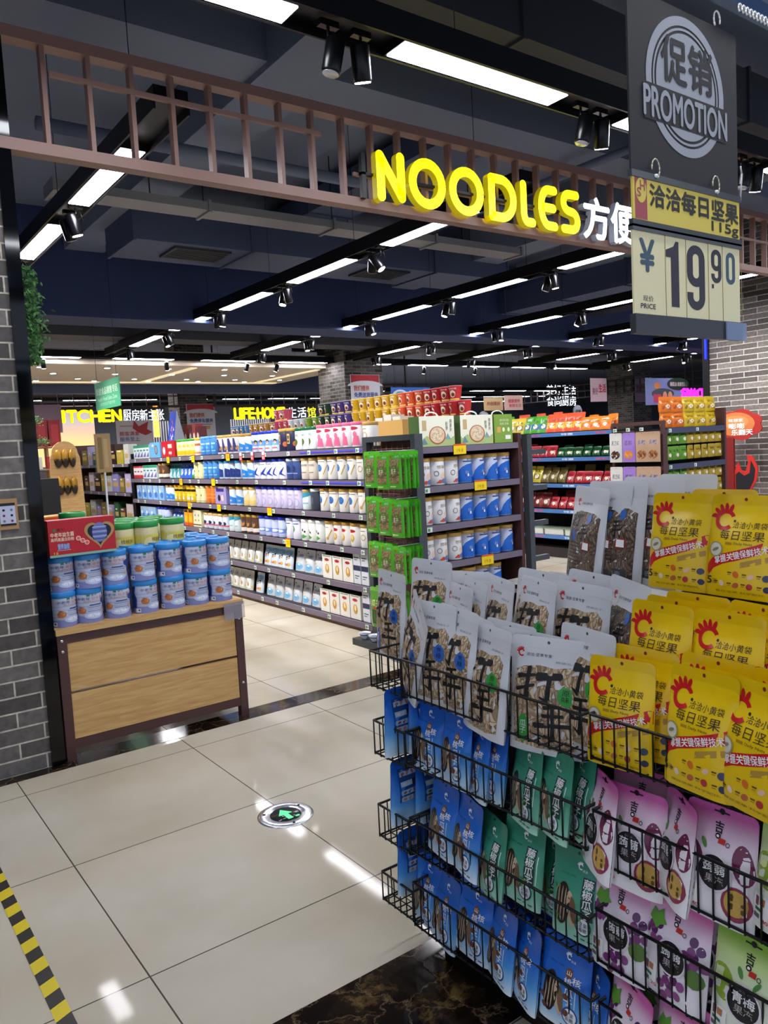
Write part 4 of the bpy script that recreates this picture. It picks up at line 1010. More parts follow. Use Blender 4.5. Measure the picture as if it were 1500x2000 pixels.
for (x, z) in ((x0+.022, TZ-.06), (x0+.022, TZ-.115), (x1-.022, TZ-.11), (x1-.022, .19)): q.lathe([(.009, 0), (.009, -.003), (.004, -.006)], M('#c0c2c8', .2, .9), 12, (x-1.415, y0-4.5, z), True, 'Y')
q.obj('bolt', e)
eb('clear_tag_holder', (1.80, y0-.014, .565), (1.925, y0-.011, .66), M('#a8a2b0', .1, 0, 0, .4))
# tins: two layers of seven in front, four rows deep
XS = [.978, 1.112, 1.255, 1.40, 1.548, 1.688, 1.83]; 
for r in range(4):
    for c, x in enumerate(XS):
        for L in (0, 1):
            if r and L == 0: continue
            if L and r and c < 3: continue
            y = 4.135+r*.142+(.012 if c < 5 else .0)+.006*math.sin(c*3+L)
            z = TZ+.0005+L*.1765
            where = 'upper layer' if L else 'lower layer'
            rn = ['front', 'second', 'third', 'back'][r]
            place('senior', x+.004*math.sin(c*5+L*2), y, z if r == 0 or not L else z, random.uniform(-.35, .45), 'blue lidded milk tin, %s from left, %s, %s row on table' % (ordn(c+1), where, rn), 'blue lidded milk tins on the oak table')
solid_t = MB(); solid_t.box((.96, 4.33, TZ), (1.89, 4.72, TZ+.174), M('#e4e6ee', .5)); tag(solid_t.obj('carton_stack'), 'plain white cartons under the back rows of blue lidded tins', 'box')
# red gift box with heart window
e = empty('gift_box', (1.078, 4.05, 1.028), 'red gift box with a gold heart window on top of the blue tins', 'gift box')
q = MB(); q.box((-.16, .0, 0), (.163, .09, .182), M('#b01c2a', .35)); o = q.obj('box_body', e)
q = MB(); a = Art()
def heart(s, n=40): return [(s*.95*(math.sin(t)**3), s*(.8125*math.cos(t)-.3125*math.cos(2*t)-.125*math.cos(3*t)-.0625*math.cos(4*t))*.95) for t in [2*PI*i/n for i in range(n)]]
a.poly([(x+.085, y+.1) for x, y in heart(.078)], M('#b9965c', .3, .4), 1); a.poly([(x+.085, y+.1) for x, y in heart(.062)], M('#151a38', .25), 2)
a.ell(.085, .105, .037, .05, M('#6a74ae'), 3, 20); 
for i in range(6): a.rect(.05, .07+.012*i, .12, .074+.012*i, M('#a9b2dc' if i % 2 else '#2b3f7c'), 4)
a.text('蒙牛', -.118, .128, -.085, .142, BK, 2, .01); a.ell(-.13, .134, .008, .008, M('#1c7a3c'), 2, 12)
a.text('中老年益生菌', -.15, .1, -.04, .122, M('#f0d9b8'), 2, .02); a.text('高钙高蛋白奶粉', -.15, .078, -.04, .096, M('#f0d9b8'), 2, .015)
a.text('营养加倍', -.12, .038, -.065, .066, M('#7fb2e6'), 2, .03); a.rect(-.125, .032, -.06, .034, M('#a9c6ea'), 2)
for x, y in ((-.02, .085), (0, .072), (.02, .06)): a.ell(x, y, .0115, .0115, M('#f2e2d4'), 2, 16); a.ell(x, y, .009, .009, M('#d8625a'), 3, 16)
a.rect(-.16, .0, .163, .012, M('#7fae9c'), 1); a.text('12', -.14, .016, -.12, .026, YEL)
a.put(q, lambda u, v, o: (u, -.0005-o, v), None, .0004); q.obj('printed_front', e)
# jars with green lids
deftin('jar', .067, .20, M('#d8cf9a', .15), '#2f9a48', [('b', .08, .62, '#dccb58'), ('e', -.3, .38, .3, .18, '#efe2a0'), ('t', '核桃粉', -.2, .42, .5, .54, '#6a3a1c'), ('r', -.1, .2, .6, .24, '#8a7420'), ('r', -.1, .3, .5, .33, '#8a7420')], 'green lidded yellow jar', 'food_jar', 'jar', .035, 24)
n = 0
for (x, y) in ((1.37, 4.36), (1.50, 4.34), (1.66, 4.36), (1.44, 4.50), (1.57, 4.51), (1.36, 4.63), (1.50, 4.66), (1.64, 4.64), (1.14, 4.45)):
    n += 1
    if x < 1.2: place('jar', x, y, 1.02, .3, 'green lidded yellow jar peeking over the red gift box at its left', 'green lidded yellow jars')
    else: place('jar', x, y, .945 if x < 1.7 else .9, random.uniform(-.5, .5), 'green lidded yellow jar, %s of the cluster behind the blue tins' % ordn(n), 'green lidded yellow jars')
q = MB(); q.box((1.06, 4.37, TZ+.1745), (1.3, 4.55, 1.019), M('#b88a4a')); q.box((1.3, 4.29, TZ+.1745), (1.735, 4.72, .945), M('#caa75a')); tag(q.obj('carton'), 'brown carton raising the green lidded jars on the table', 'box')
# clear advertising paddle on a thin stand
e = empty('stand_sign', (1.445, 4.82, .672), 'tan panel in a clear frame on a thin white pole above the jars', 'sign')
q = MB(); q.box((-.045, -.004, .748), (.045, .004, .978), M('#b08c58', .35)); a = Art(); a.rect(-.03, .768, -.005, .958, M('#8a6a3c')); a.rect(.004, .778, .026, .948, M('#c0a070')); a.put(q, lambda u, v, o: (u, -.0045-o, v)); q.obj('panel', e)
q = MB(); q.box((-.051, .0045, .743), (.051, .0055, .983), M('#c8ccd4', .1, 0, 0, .12)); q.obj('clear_cover', e)
q = MB(); q.bar((0, 0, 0), (0, 0, .748), .006, M('#cfd2d8', .2)); q.lathe([(.05, 0), (.045, .008)], WH, 16); q.obj('pole', e)
# orange and yellow packs at the back of the table
defbox('snackbox', .30, .16, .03, '#d8a21c', [('r', .05, .2, .6, .8, '#c23a1c')], 'flat yellow box', 'flat_box', 'box')
q = MB(); q.box((.93, 4.95, .6), (1.5, 5.35, 1.10), M('#8a6a44')); tag(q.obj('shelf_block'), 'plain brown stand behind the oak table carrying flat yellow boxes', 'stand')
place('snackbox', 1.28, 5.0, 1.102, .5, 'flat yellow box lying slanted behind the red gift box', 'flat yellow boxes'); place('snackbox', 1.25, 5.14, 1.134, .3, 'flat yellow box lying on top of the slanted one', 'flat yellow boxes')
crumple('snack_bag', .16, .09, .14, M('#d8441c', .25), M('#e86a2a', .25), (1.02, 5.1, 1.1), .2, 'crinkled orange snack bag behind the red gift box', 'bag', None, 5)
# ================================================================= tins for the long gondola
G_ = '#b9954a'
deftin('wgold', .063, .19, '#e6e4e0', G_, [('g', .2, .45, .25, '#b9954a'), ('r', -.3, .7, .4, .73, '#8a7a5a')], 'white tin with gold lid')
deftin('globe', .064, .195, '#ece9e4', '#b98d3e', [('e', -.1, .5, .32, .16, '#2a6fc0'), ('e', -.05, .52, .14, .08, '#9cc6ea'), ('p', [(.3, .22), (.36, .2), (.75, .6), (.68, .62)], '#c9a254'), ('r', -.4, .76, .5, .79, '#8a8078')], 'white tin with blue globe')
deftin('spoon', .064, .195, '#ece9e4', '#b98d3e', [('p', [(.2, .22), (.3, .2), (.75, .6), (.66, .62)], '#c9a254'), ('e', .24, .24, .16, .07, '#c9a254'), ('r', -.5, .7, .4, .74, '#a8a098')], 'white tin with golden spoon')
deftin('redlab', .064, .195, '#efece8', '#b98d3e', [('e', -.05, .66, .42, .07, '#b8232c'), ('e', .0, .36, .26, .16, '#c9a254'), ('e', .0, .4, .14, .1, '#e8cf8a')], 'white tin with red badge')
deftin('pink', .067, .20, '#eee6ea', '#d86a92', [('e', -.1, .74, .5, .07, '#c2304a'), ('e', .1, .5, .2, .12, '#e07a98'), ('p', [(-.3, .08), (.5, .08), (.42, .42), (.1, .5), (-.1, .3)], '#dc6a90')], 'white and pink mother milk tin')
deftin('greenlid', .062, .195, '#dfe6ea', '#17603c', [('e', -.1, .36, .28, .15, '#4e6a34'), ('r', -.14, .16, -.04, .3, '#5a4024'), ('t', '有机', -.4, .6, .3, .72, '#2a5a48')], 'white tin with green lid')
deftin('navy', .066, .20, '#232443', '#b98d3e', [('r', -.15, .3, .2, .75, '#b99a5c'), ('r', -.08, .36, .12, .46, '#232443'), ('r', -.08, .52, .12, .66, '#232443'), ('e', .7, .3, .25, .12, '#b0603a')], 'navy tin with gold lid')
deftin('kids', .063, .195, '#c8daf2', '#2438b4', [('b', .3, .55, '#6a9ee0'), ('e', -.3, .5, .2, .1, '#20242c'), ('e', -.3, .45, .16, .08, '#e8c09c'), ('e', .3, .5, .2, .1, '#20242c'), ('e', .3, .45, .16, .08, '#e8c09c'), ('r', -.5, .14, .5, .2, '#c2506a')], 'blue lidded tin with two children')
deftin('wave', .063, .19, '#d9e4f2', '#b98d3e', [('p', [(-1, .7), (1, .35), (1, .1), (-1, .1)], '#2f86dc'), ('e', .1, .25, .3, .06, '#e8c48a')], 'white tin with blue wave')
deftin('brgold', .062, .195, '#d8d4dc', '#c2a05c', [('p', [(-.6, .1), (.5, .1), (.1, .8), (-.6, .8)], '#3d3f7a'), ('e', .4, .3, .25, .12, '#c9a254')], 'white and indigo tin with gold lid')
deftin('azure', .064, .20, '#3d7fc4', '#5a9ad8', [('r', -.5, .56, .5, .64, '#a9cdec'), ('r', -.5, .2, .5, .23, '#a9cdec'), ('e', 0, .4, .3, .08, '#6aa8dc')], 'azure blue tin')
deftin('yjar', .064, .195, '#e8dcae', '#3fa03c', [('b', .08, .32, '#e2b81c'), ('e', -.3, .5, .2, .1, '#e6c23a'), ('e', .3, .6, .2, .08, '#e6c23a')], 'yellow jar with green lid')
deftin('ojar', .064, .195, '#eadfd6', '#e2b428', [('b', .55, .68, '#c9602c'), ('b', .1, .2, '#d88a4a')], 'white jar with yellow lid')
deftin('beige', .062, .19, '#cfc6bc', '#c2a05c', [('t', '羊奶粉', -.4, .6, .4, .7, '#5a3a2a'), ('r', -.3, .3, .3, .34, '#8a7a6a')], 'beige goat milk tin')
deftin('dblue', .063, .19, '#34487e', '#cfd6e4', [('e', 0, .5, .3, .16, '#20305c'), ('r', -.5, .26, .5, .3, '#8a9ac8')], 'dark blue tin')
deftin('bird', .063, .19, '#dddfee', '#2438a0', [('p', [(-.4, .5), (-.1, .34), (.5, .62), (.2, .3), (.6, .14), (-.05, .24), (-.5, .12), (-.2, .34)], '#2a3c9c'), ('r', -.4, .72, .3, .76, '#8a90b8')], 'white tin with blue swallow')
deftin('navywave', .062, .19, '#c4d4ea', '#3f8fd0', [('p', [(-.5, .1), (.6, .1), (.6, .5), (-.1, .6), (-.5, .3)], '#2a3a7c'), ('r', -.2, .3, .6, .34, '#e4e8f2')], 'pale tin with navy panel')
deftin('cream', .063, .19, '#dcd3a2', '#ddd6b0', [('e', 0, .45, .14, .06, '#3a3a2a'), ('b', .16, .2, '#ece6c4')], 'cream ribbed tin', ribs=5)
deftin('lavender', .064, .20, '#c3bddc', '#2a3ab4', [('g', 0, .3, .4, '#a49cc8'), ('t', '金领冠', -.5, .6, .3, .68, '#6a628c')], 'lavender tin with royal blue lid')
deftin('lavblue', .063, .19, '#b9c2e6', '#2a3ab4', [('b', .2, .42, '#6a86d0'), ('e', .1, .32, .4, .07, '#d9e2f4')], 'pale violet tin with blue lid')
deftin('slate', .062, .19, '#3c4250', '#d8dade', [('r', -.3, .3, .3, .6, '#565e70')], 'dark slate tin')
deftin('cowy', .063, .19, '#e4d3a4', '#d8b872', [('p', [(-.6, .8), (.6, .8), (0, .45)], '#eef2f4'), ('b', .08, .3, '#e0c47c')], 'cream and gold tin')
deftin('orange', .063, .195, '#d8762e', '#d88a3a', [('b', .5, .54, '#e8a05c'), ('b', .3, .34, '#e8a05c')], 'orange ribbed tin', ribs=5)
deftin('leaf', .063, .19, '#e9ebe8', '#eceeee', [('p', [(-.4, .2), (0, .3), (.4, .2), (.1, .12), (-.2, .1)], '#4f9a4a'), ('e', -.05, .5, .1, .07, '#20242c'), ('e', .2, .42, .1, .05, '#20242c')], 'white tin with green leaves')
deftin('gwave', .063, .19, '#dcdcea', '#b9bedc', [('e', -.3, .5, .4, .18, '#2f8a5a'), ('e', -.3, .52, .2, .08, '#e6c26a'), ('r', -.5, .72, .5, .77, '#5a62a4')], 'pale tin with green swirl')
deftin('coffee', .062, .19, '#5a3c28', '#c29a4a', [('e', 0, .5, .34, .14, '#b8874a'), ('b', .1, .3, '#e0d6d0'), ('e', .1, .6, .14, .07, '#2a3a7c')], 'brown and gold tin')
deftin('teal', .063, .18, '#d9e4e8', '#c2a05c', [('p', [(-1, .5), (1, .75), (1, .95), (-1, .95)], '#3d9ab4'), ('r', -.3, .3, .4, .36, '#8ab4c8')], 'white and teal tin')
deftin('yellow', .063, .195, '#e2bc1c', '#dca42c', [('b', .62, .76, '#2a2418'), ('e', 0, .4, .4, .12, '#f0da6a'), ('r', -.3, .14, .3, .28, '#dfe8ee')], 'yellow tin with black band')
deftin('wb', .06, .17, '#d5dcec', '#d8b072', [('e', 0, .4, .3, .12, '#2a3450'), ('b', .2, .3, '#c26a80')], 'small white tin with dark print')
deftin('formula', .061, .205, '#b8c0dc', '#c4994a', [('p', [(-1.3, .05), (1.3, .05), (1.3, .72), (.6, .71), (0, .66), (-.4, .57), (-.7, .42), (-.9, .2)], '#1c62c4'), ('r', -.3, .745, .55, .79, '#1c3a7c'), ('t', '蒙牛', .0, .8, .45, .86, '#14203c'), ('e', .05, .3, .24, .12, '#16203c'), ('e', .0, .38, .1, .06, '#e8c4a4'), ('e', .1, .28, .12, .05, '#e6ebf4'), ('r', .35, .22, .95, .27, '#c9a0b8'), ('b', .02, .055, '#2f7ad8')], 'blue formula tin with gold lid', n=24)
deftin('infant', .061, .20, '#dddde2', '#c4994a', [('t', '悠瑞', -.3, .6, .35, .72, '#8a7340'), ('e', .3, .35, .3, .12, '#e6c4ac'), ('e', .36, .36, .05, .03, '#4a3a34'), ('p', [(-.4, .08), (-.1, .2), (.2, .16), (0, .06)], '#c2482c'), ('e', .35, .14, .35, .09, '#5a74b4'), ('g', -.35, .42, .2, '#5a4a3a')], 'white infant tin with gold lid', n=24)
for k, c, tx in (('cupred', '#c2232e', '红烧牛肉'), ('cupor', '#d8562e', '香辣牛肉'), ('cupye', '#d8ac1c', '老坛酸菜'), ('cuppu', '#4a3a7c', '鲜虾鱼板'), ('cupdk', '#28402e', '葱香排骨'), ('cuplime', '#7aa02c', '藤椒牛肉'), ('cupwb', '#c8ccd4', '海鲜面'), ('cuppk', '#b8425a', '番茄鸡蛋'), ('cupgd', '#a8782c', '豚骨拉面'), ('cupbl', '#4a7aa8', '海鲜面'), ('cupgy', '#b4b84a', '酸辣粉')):
    mb = MB(); mb.lathe([(.038, 0), (.04, .003), (.053, .103), (.055, .106), (.055, .112), (.052, .113)], M(c, .35), 18)
    a = Art(); a.ell(.0, .052, .024, .028, M('#e8dcc8', .35), 1, 14); a.ell(.004, .046, .016, .016, M('#7a3a20', .35), 2, 10); a.text(tx, -.03, .085, .03, .098, WH, 2, .01); a.rect(-.06, .006, .06, .016, M('#e6c65a', .35), 1)
    a.put(mb, lambda u, v, o: ((.0395+v*.13+o+.0006)*math.sin(u/.048), -(.0395+v*.13+o+.0006)*math.cos(u/.048), v), .02, .0006)
    lb = MB(); lb.lathe([(.054, .1125), (.054, .1145), (.05, .115)], M('#e4dcd4', .3), 18)
    KD[k] = ([('body', mb.mesh('cup_body')), ('lid', lb.mesh('foil_lid'))], {'cupred': 'red', 'cupor': 'orange', 'cupye': 'yellow', 'cuppu': 'purple', 'cupdk': 'dark green', 'cuplime': 'lime green', 'cupwb': 'white', 'cuppk': 'pink', 'cupgd': 'gold', 'cupbl': 'blue', 'cupgy': 'yellow green'}[k]+' instant noodle cup', 'noodle cup', 'noodle_cup', .112)
hd = MB(); hd.path([(-.05+.0, .06, .215)] + [(.06*math.cos(PI-t), .06, .215+.03*math.sin(t)) for t in [i*PI/10 for i in range(11)]], .005, WH); HANDLE = ('handle', hd.mesh('handle'))
defbox('oat', .325, .12, .215, '#e6e6d6', [('p', [(0, .0), (1, .0), (1, .34), (.85, .22), (.6, .4), (.42, .2), (.2, .36), (.05, .22), (0, .3)], '#a9bc7c'), ('p', [(.03, .05), (.12, .3), (.22, .08)], '#6a8a94'), ('p', [(.72, .22), (.8, .42), (.9, .2)], '#7aa0a8'),
    ('e', .5, .36, .24, .30, '#a8542e'), ('e', .5, .37, .21, .265, '#d8c2a4'), ('r', .08, .52, .2, .86, '#c2a878'), ('v', '燕麦片', .86, .88, .07, .13, '#3a4a2c'), ('v', '胚芽', .74, .8, .07, .13, '#3a4a2c')] +
    [('e', .5+.17*math.cos(i*2.4)*math.sqrt(i/26), .37+.21*math.sin(i*2.4)*math.sqrt(i/26), .018, .02, '#b89870' if i % 2 else '#efe2ca') for i in range(26)], 'white oatmeal box with a bowl picture', 'oatmeal_box', 'box', side='#5d7a44', top='#d8dccb', extra=[HANDLE])
defbox('oatside', .19, .12, .215, '#7ca03e', [('t', '高纤谷物 低脂', .3, .74, .8, .84, '#e2ecc4'), ('t', '免煮 即食', .3, .62, .8, .71, '#e2ecc4'), ('r', .15, .36, .35, .56, '#d8a25a'), ('e', .5, .46, .07, .08, '#e2ecc4'), ('e', .78, .46, .07, .08, '#e2ecc4'), ('r', .6, .12, .9, .26, '#eef0e6')], 'green oatmeal box turned sideways', 'oatmeal_box', 'box', extra=[HANDLE])
defbox('goldbox', .15, .12, .20, '#ece8e0', [('e', .5, .8, .24, .06, '#b8232c'), ('e', .5, .42, .2, .2, '#c8923a'), ('e', .5, .47, .1, .12, '#efd9a0'), ('r', .1, .94, .9, .97, '#3a5a34')], 'white milk carton with gold jug', 'milk_carton', 'box', top='#3f5a38')
defbox('navybox', .1, .1, .15, '#d9dde4', [('r', 0, .72, 1, 1, '#232c50'), ('r', .15, .4, .8, .46, '#3a5a64'), ('r', .15, .28, .6, .33, '#5a6a84')], 'small white and navy carton', 'milk_carton', 'box', top='#232c50')
defbox('redbox', .40, .1, .19, '#b81e2c', [('r', .5, .55, .8, .8, '#e8cfc4'), ('e', .2, .4, .1, .25, '#e8dcdc'), ('e', .6, .25, .05, .1, '#f0d8c8'), ('e', .72, .25, .05, .1, '#f0d8c8')], 'red gift carton', 'gift_carton', 'box')
defbox('azbox', .33, .1, .19, '#5a9ad0', [('e', .6, .5, .14, .3, '#4a3a34'), ('e', .6, .5, .1, .24, '#8a8a94'), ('e', .3, .8, .1, .08, '#f0d8b0')], 'light blue gift carton with oval window', 'gift_carton', 'box')
defbox('greencart', .12, .08, .17, '#c2d8d4', [('r', 0, .8, 1, 1, '#2f8a6a'), ('p', [(.1, .1), (.9, .5), (.9, .1)], '#7a5ab0'), ('r', .2, .55, .8, .65, '#3a6a8a')], 'white and green carton', 'milk_carton', 'box')
defbox('redcart', .12, .08, .16, '#e2dce0', [('r', 0, .0, 1, .28, '#b82a34'), ('r', 0, .86, 1, 1, '#b82a34'), ('r', .2, .5, .8, .6, '#8a3a44')], 'white and red carton', 'milk_carton', 'box')
defbox('bluecart', .18, .1, .18, '#8ab4e4', [('e', .6, .35, .3, .2, '#3f7ad0'), ('e', .3, .6, .15, .12, '#e8ecf4'), ('r', .1, .85, .5, .93, '#e6b43a')], 'light blue drink carton', 'milk_carton', 'box')
defbox('sunbox', .12, .08, .19, '#e6a21c', [('r', .1, .82, .9, .98, '#20242c'), ('e', .5, .42, .34, .2, '#f2c428'), ('r', 0, 0, 1, .2, '#d85a1c')], 'orange and yellow carton', 'milk_carton', 'box')
defbox('creambox', .22, .1, .19, '#e0dcb4', [('r', 0, .1, 1, .16, '#232c50'), ('e', .3, .7, .08, .08, '#a49ac8'), ('e', .7, .7, .08, .08, '#a49ac8'), ('e', .3, .4, .04, .05, '#20242c'), ('e', .7, .4, .04, .05, '#20242c')], 'cream carton with navy scallops', 'milk_carton', 'box')
defbox('purplebox', .26, .1, .19, '#9a8fc4', [('r', .1, .7, .8, .88, '#3a2c84'), ('e', .35, .35, .12, .18, '#20202c'), ('e', .65, .35, .12, .18, '#d8c2b8'), ('r', 0, .95, 1, 1, '#c2a05c')], 'violet family carton', 'milk_carton', 'box')
defpouch('kpouch', .15, .2, .05, '#d8e4f0', [('p', [(-.42, .5), (.42, .6), (.42, .88), (-.42, .88)], '#7ab4e0'), ('e', -.1, .5, .1, .09, '#20242c'), ('e', -.1, .46, .08, .07, '#e8c09c'), ('e', .15, .55, .1, .09, '#20242c'), ('e', .15, .5, .08, .07, '#e8c09c'), ('r', -.3, .14, .1, .24, '#d8643a'), ('e', .2, .2, .14, .08, '#e6b43a')], 'pale blue children milk pouch')
defpouch('bpouch', .155, .205, .05, '#dadde6', [('e', 0, .22, .4, .16, '#7ab8e2'), ('e', .1, .3, .2, .06, '#e8f2f8'), ('p', [(-.2, .2), (0, .28), (.25, .22), (.05, .12)], '#24408c'), ('t', '飞鹤', -.25, .66, .3, .76, '#2a3c8c'), ('e', -.28, .84, .08, .03, '#2a3c8c'), ('e', -.25, .45, .1, .06, '#e0a04a')], 'silver milk pouch with blue sea print')
defpouch('cpouch', .15, .2, .05, '#d4d4ce', [('r', -.3, .1, .3, .6, '#eeeef0'), ('e', 0, .3, .12, .12, '#c29a5a'), ('p', [(-.1, .7), (.1, .7), (0, .8)], '#24408c'), ('p', [(-.45, .05), (.2, .05), (.45, .25), (.45, .05)], '#d8c23a')], 'clear windowed white milk pouch')
defpouch('tealp', .12, .18, .04, '#3d9aa4', [('p', [(-.4, .05), (.4, .05), (.1, .5), (-.3, .7)], '#dfe4ee'), ('r', -.3, .7, .3, .8, '#1c5a74')], 'teal milk pouch')
defpouch('bluep', .12, .18, .04, '#3a6ad8', [('e', 0, .4, .3, .2, '#dfe8f8'), ('r', -.3, .75, .3, .84, '#e8f0fa')], 'bright blue milk pouch')
defpouch('greenp', .12, .18, .04, '#2f8a4a', [('e', 0, .4, .25, .2, '#e4ecdf'), ('r', -.3, .75, .3, .84, '#20242c')], 'green milk pouch')
GX = 3.5
RZ = [1.492, 1.232, .962, .685, .385, .085]
rowtxt = ['top shelf', 'second shelf', 'third shelf', 'fourth shelf', 'fifth shelf', 'bottom shelf']
ROWS = [
 [('wgold', 4.97, 5.1), ('pink', 5.12, 5.78), ('greenlid', 5.8, 6.15), ('navy', 6.17, 6.45), ('kids', 6.46, 7.0), ('wave', 7.02, 7.28), ('brgold', 7.3, 7.8), ('azure', 7.82, 8.24), ('ojar', 8.26, 8.4), ('yjar', 8.4, 8.93), ('redbox', 8.95, 9.38), ('azbox', 9.42, 9.78), ('greencart', 9.82, 10.4)],
 [('wgold', 4.97, 5.2), ('globe', 5.2, 5.8), ('beige', 5.82, 6.08), ('dblue', 6.1, 6.34), ('bird', 6.36, 6.98), ('wave', 7.0, 7.26), ('navywave', 7.28, 7.8), ('azure', 7.82, 8.2), ('cream', 8.22, 8.46), ('greenp', 8.5, 8.62), ('bluep', 8.62, 8.95), ('tealp', 8.95, 9.3), ('coffee', 9.32, 9.58), ('greencart', 9.6, 10.1), ('redcart', 10.1, 10.45)],
 [('spoon', 4.97, 5.2), ('globe', 5.2, 5.8), ('slate', 5.82, 5.95), ('teal', 5.96, 6.09), ('lavender', 6.1, 6.98), ('cowy', 7.0, 7.26), ('wave', 7.28, 7.6), ('purplebox', 7.62, 7.9), ('orange', 7.92, 8.18), ('cream', 8.2, 8.46), ('yellow', 8.48, 9.1), ('wave', 9.12, 9.38), ('bluecart', 9.4, 10.4)],
 [('wgold', 4.97, 5.2), ('redlab', 5.22, 5.6), ('spoon', 5.6, 5.74), ('leaf', 5.76, 6.14), ('gwave', 6.16, 6.42), ('lavblue', 6.44, 6.96), ('coffee', 6.98, 7.36), ('teal', 7.38, 7.64), ('wb', 7.66, 8.3), ('creambox', 8.32, 8.55), ('sunbox', 8.56, 8.82), ('bluep', 8.84, 9.3), ('lavblue', 9.35, 9.7), ('bluecart', 9.75, 10.3)],
 [('navybox', 4.97, 5.3), ('goldbox', 5.3, 5.78), ('bpouch', 5.84, 6.34), ('kpouch', 6.4, 6.95), ('cpouch', 7.0, 8.0)],
 [('navybox', 4.97, 5.2), ('goldbox', 5.22, 5.85), ('bpouch', 5.92, 6.95), ('kpouch', 7.0, 7.2), ('cpouch', 7.25, 8.0)]]
seq = {}
for ri, row in enumerate(ROWS):
    for k, a, b in row:
        w = KD[k][4]; box = KD[k][3] not in ('milk_powder_tin',) 
        pitch = w*1.02 + .003
        n = max(1, int(round((b-a)/pitch)))
        for i in range(n):
            y = a+(i+.5)*(b-a)/n
            dx = .075 if w < .2 and not (k in KD and KD[k][2] == 'box') else .015
            if KD[k][2] == 'pouch': dx = .07
            seq[(k, ri)] = seq.get((k, ri), 0)+1
            lab = '%s, %s such from near end, %s of milk gondola' % (KD[k][1], ordn(seq[(k, ri)]), rowtxt[ri])
            if len(lab.split()) > 16: lab = '%s, %s from near end, %s, milk gondola' % (KD[k][1], ordn(seq[(k, ri)]), rowtxt[ri])
            place(k, GX+dx, y, RZ[ri]+.001, -PI/2+(random.uniform(-.25, .25) if KD[k][2] == 'tin' else random.uniform(-.03, .03)), lab, '%ss on the %s' % (KD[k][1], rowtxt[ri]), -.15 if KD[k][2] == 'pouch' else 0)
            if k == 'navybox':
                place(k, GX+dx, y, RZ[ri]+.152, -PI/2, 'small white and navy carton, upper one of stack %d words'.replace(' %d words', ' %s, %s' % (ordn(i+1), rowtxt[ri])), 'upper small cartons')
# gondola carcass
def gondola(name, loc, label, x0, x1, y0, y1, zs, xback, rails, top=1.46, tags=(), promo=(), base=True):
    e = empty(name, loc, label, 'shelving')
    def P(p): return (p[0]-loc[0], p[1]-loc[1], p[2]-loc[2])
    def bx(nm, a, b, m, par=e):
        q = MB(); q.box(P(a), P(b), m); return q.obj(nm, par)
    return e, P, bx
e, P, bx = gondola('shelving_gondola', (4.0, 7.7, 0), 'long shelving gondola filled with milk powder', 0, 0, 0, 0, 0, 0, 0)
bx('back_panel', (3.98, 4.95, 0), (4.02, 10.55, 1.56), PANELB)
bx('base', (3.56, 4.95, 0), (4.44, 10.55, .045), M('#6a4a34', .5))
bx('kick_board', (3.51, 4.95, 0), (3.56, 10.55, .05), M('#6a4a34', .5))
BLUE_ = M('#3a3ae8', .4, 0, .5)
for i, z in enumerate(RZ):
    s = bx('shelf', (3.51, 4.96, z-.022), (3.98, 10.5, z), M('#1b1c22', .5))
    bx('shelf_rail', (3.488, 4.96, z-.05), (3.512, 10.5, z-.004), RAILG, s)
    if i < 2: bx('light_strip', (3.484, 5.05, z-.03), (3.489, 6.0-.35*i*0, z-.022), BLUE_, s)
bx('far_side_shelf', (4.02, 4.96, .5), (4.44, 10.5, .52), M('#1b1c22', .5)); bx('far_side_shelf', (4.02, 4.96, 1.0), (4.44, 10.5, 1.02), M('#1b1c22', .5))
bx('top_deck', (4.02, 4.45, 1.55), (4.44, 10.55, 1.575), M('#2a2b30', .5))
bx('end_upright', (3.52, 10.5, 0), (4.44, 10.55, 1.56), DKM)
# price tags on the rails
tagm = M('#d9e8dc', .4); TAGY = M('#efd011', .4); TAGR = M('#d02a3c', .4)
nt_ = 0
q = MB(); q.box((-.002, -.024, -.018), (0, .024, .018), tagm); a = Art(); a.rect(-.018, -.012, .004, .01, M('#5a8a6a')); a.rect(.008, -.004, .018, .004, M('#3a3a3a')); a.put(q, lambda u, v, o: (-.002-o, -u, v), None, .0005); TAGMESH = q.mesh('price_tag')
q = MB(); q.box((-.002, -.042, -.06), (0, .042, .02), TAGY); q.box((-.0025, -.042, .01), (-.002, .042, .02), TAGR); a = Art(); a.text('19.9', -.02, -.04, .03, -.015, M('#a87a10')); a.rect(-.035, -.01, .03, -.006, M('#a87a10')); a.put(q, lambda u, v, o: (-.002-o, -u, v), None, .0005); PROMESH = q.mesh('promotion_tag')
q = MB(); q.box((-.002, -.03, -.055), (0, .03, .03), TAGR); q.box((-.003, -.024, -.008), (-.002, .024, .026), WH); a = Art(); a.text('8.5', -.02, -.045, .02, -.018, WH, 2, .02); a.put(q, lambda u, v, o: (-.002-o, -u, v), None, .0005); REDMESH = q.mesh('sale_tag')
def ptag(me, nm, par, P, x, y, z, rz=0):
    o = bpy.data.objects.new(nm, me); COL.objects.link(o); o.parent = par; o.location = P((x, y, z)); o.rotation_euler = (0, 0, rz)
rr = random.Random(3)
for i, z in enumerate(RZ):
    y = 5.1
    while y < (10.3 if i < 4 else 8.0):
        ptag(TAGMESH, 'price_tag', e, P, 3.485, y, z-.027); y += rr.uniform(.22, .6)
for i, y in [(0, 7.45), (0, 8.35), (1, 7.85), (1, 8.75), (2, 6.62), (2, 7.75), (2, 8.55), (3, 6.3)]: ptag(PROMESH, 'promotion_tag', e, P, 3.482, y, RZ[i]-.01)
for y in (6.85, 7.1, 6.62): ptag(REDMESH, 'sale_tag', e, P, 3.482, y+.05, RZ[0]-.02)
ptag(PROMESH, 'promotion_tag', e, P, 3.482, 9.1, RZ[0]-.01)
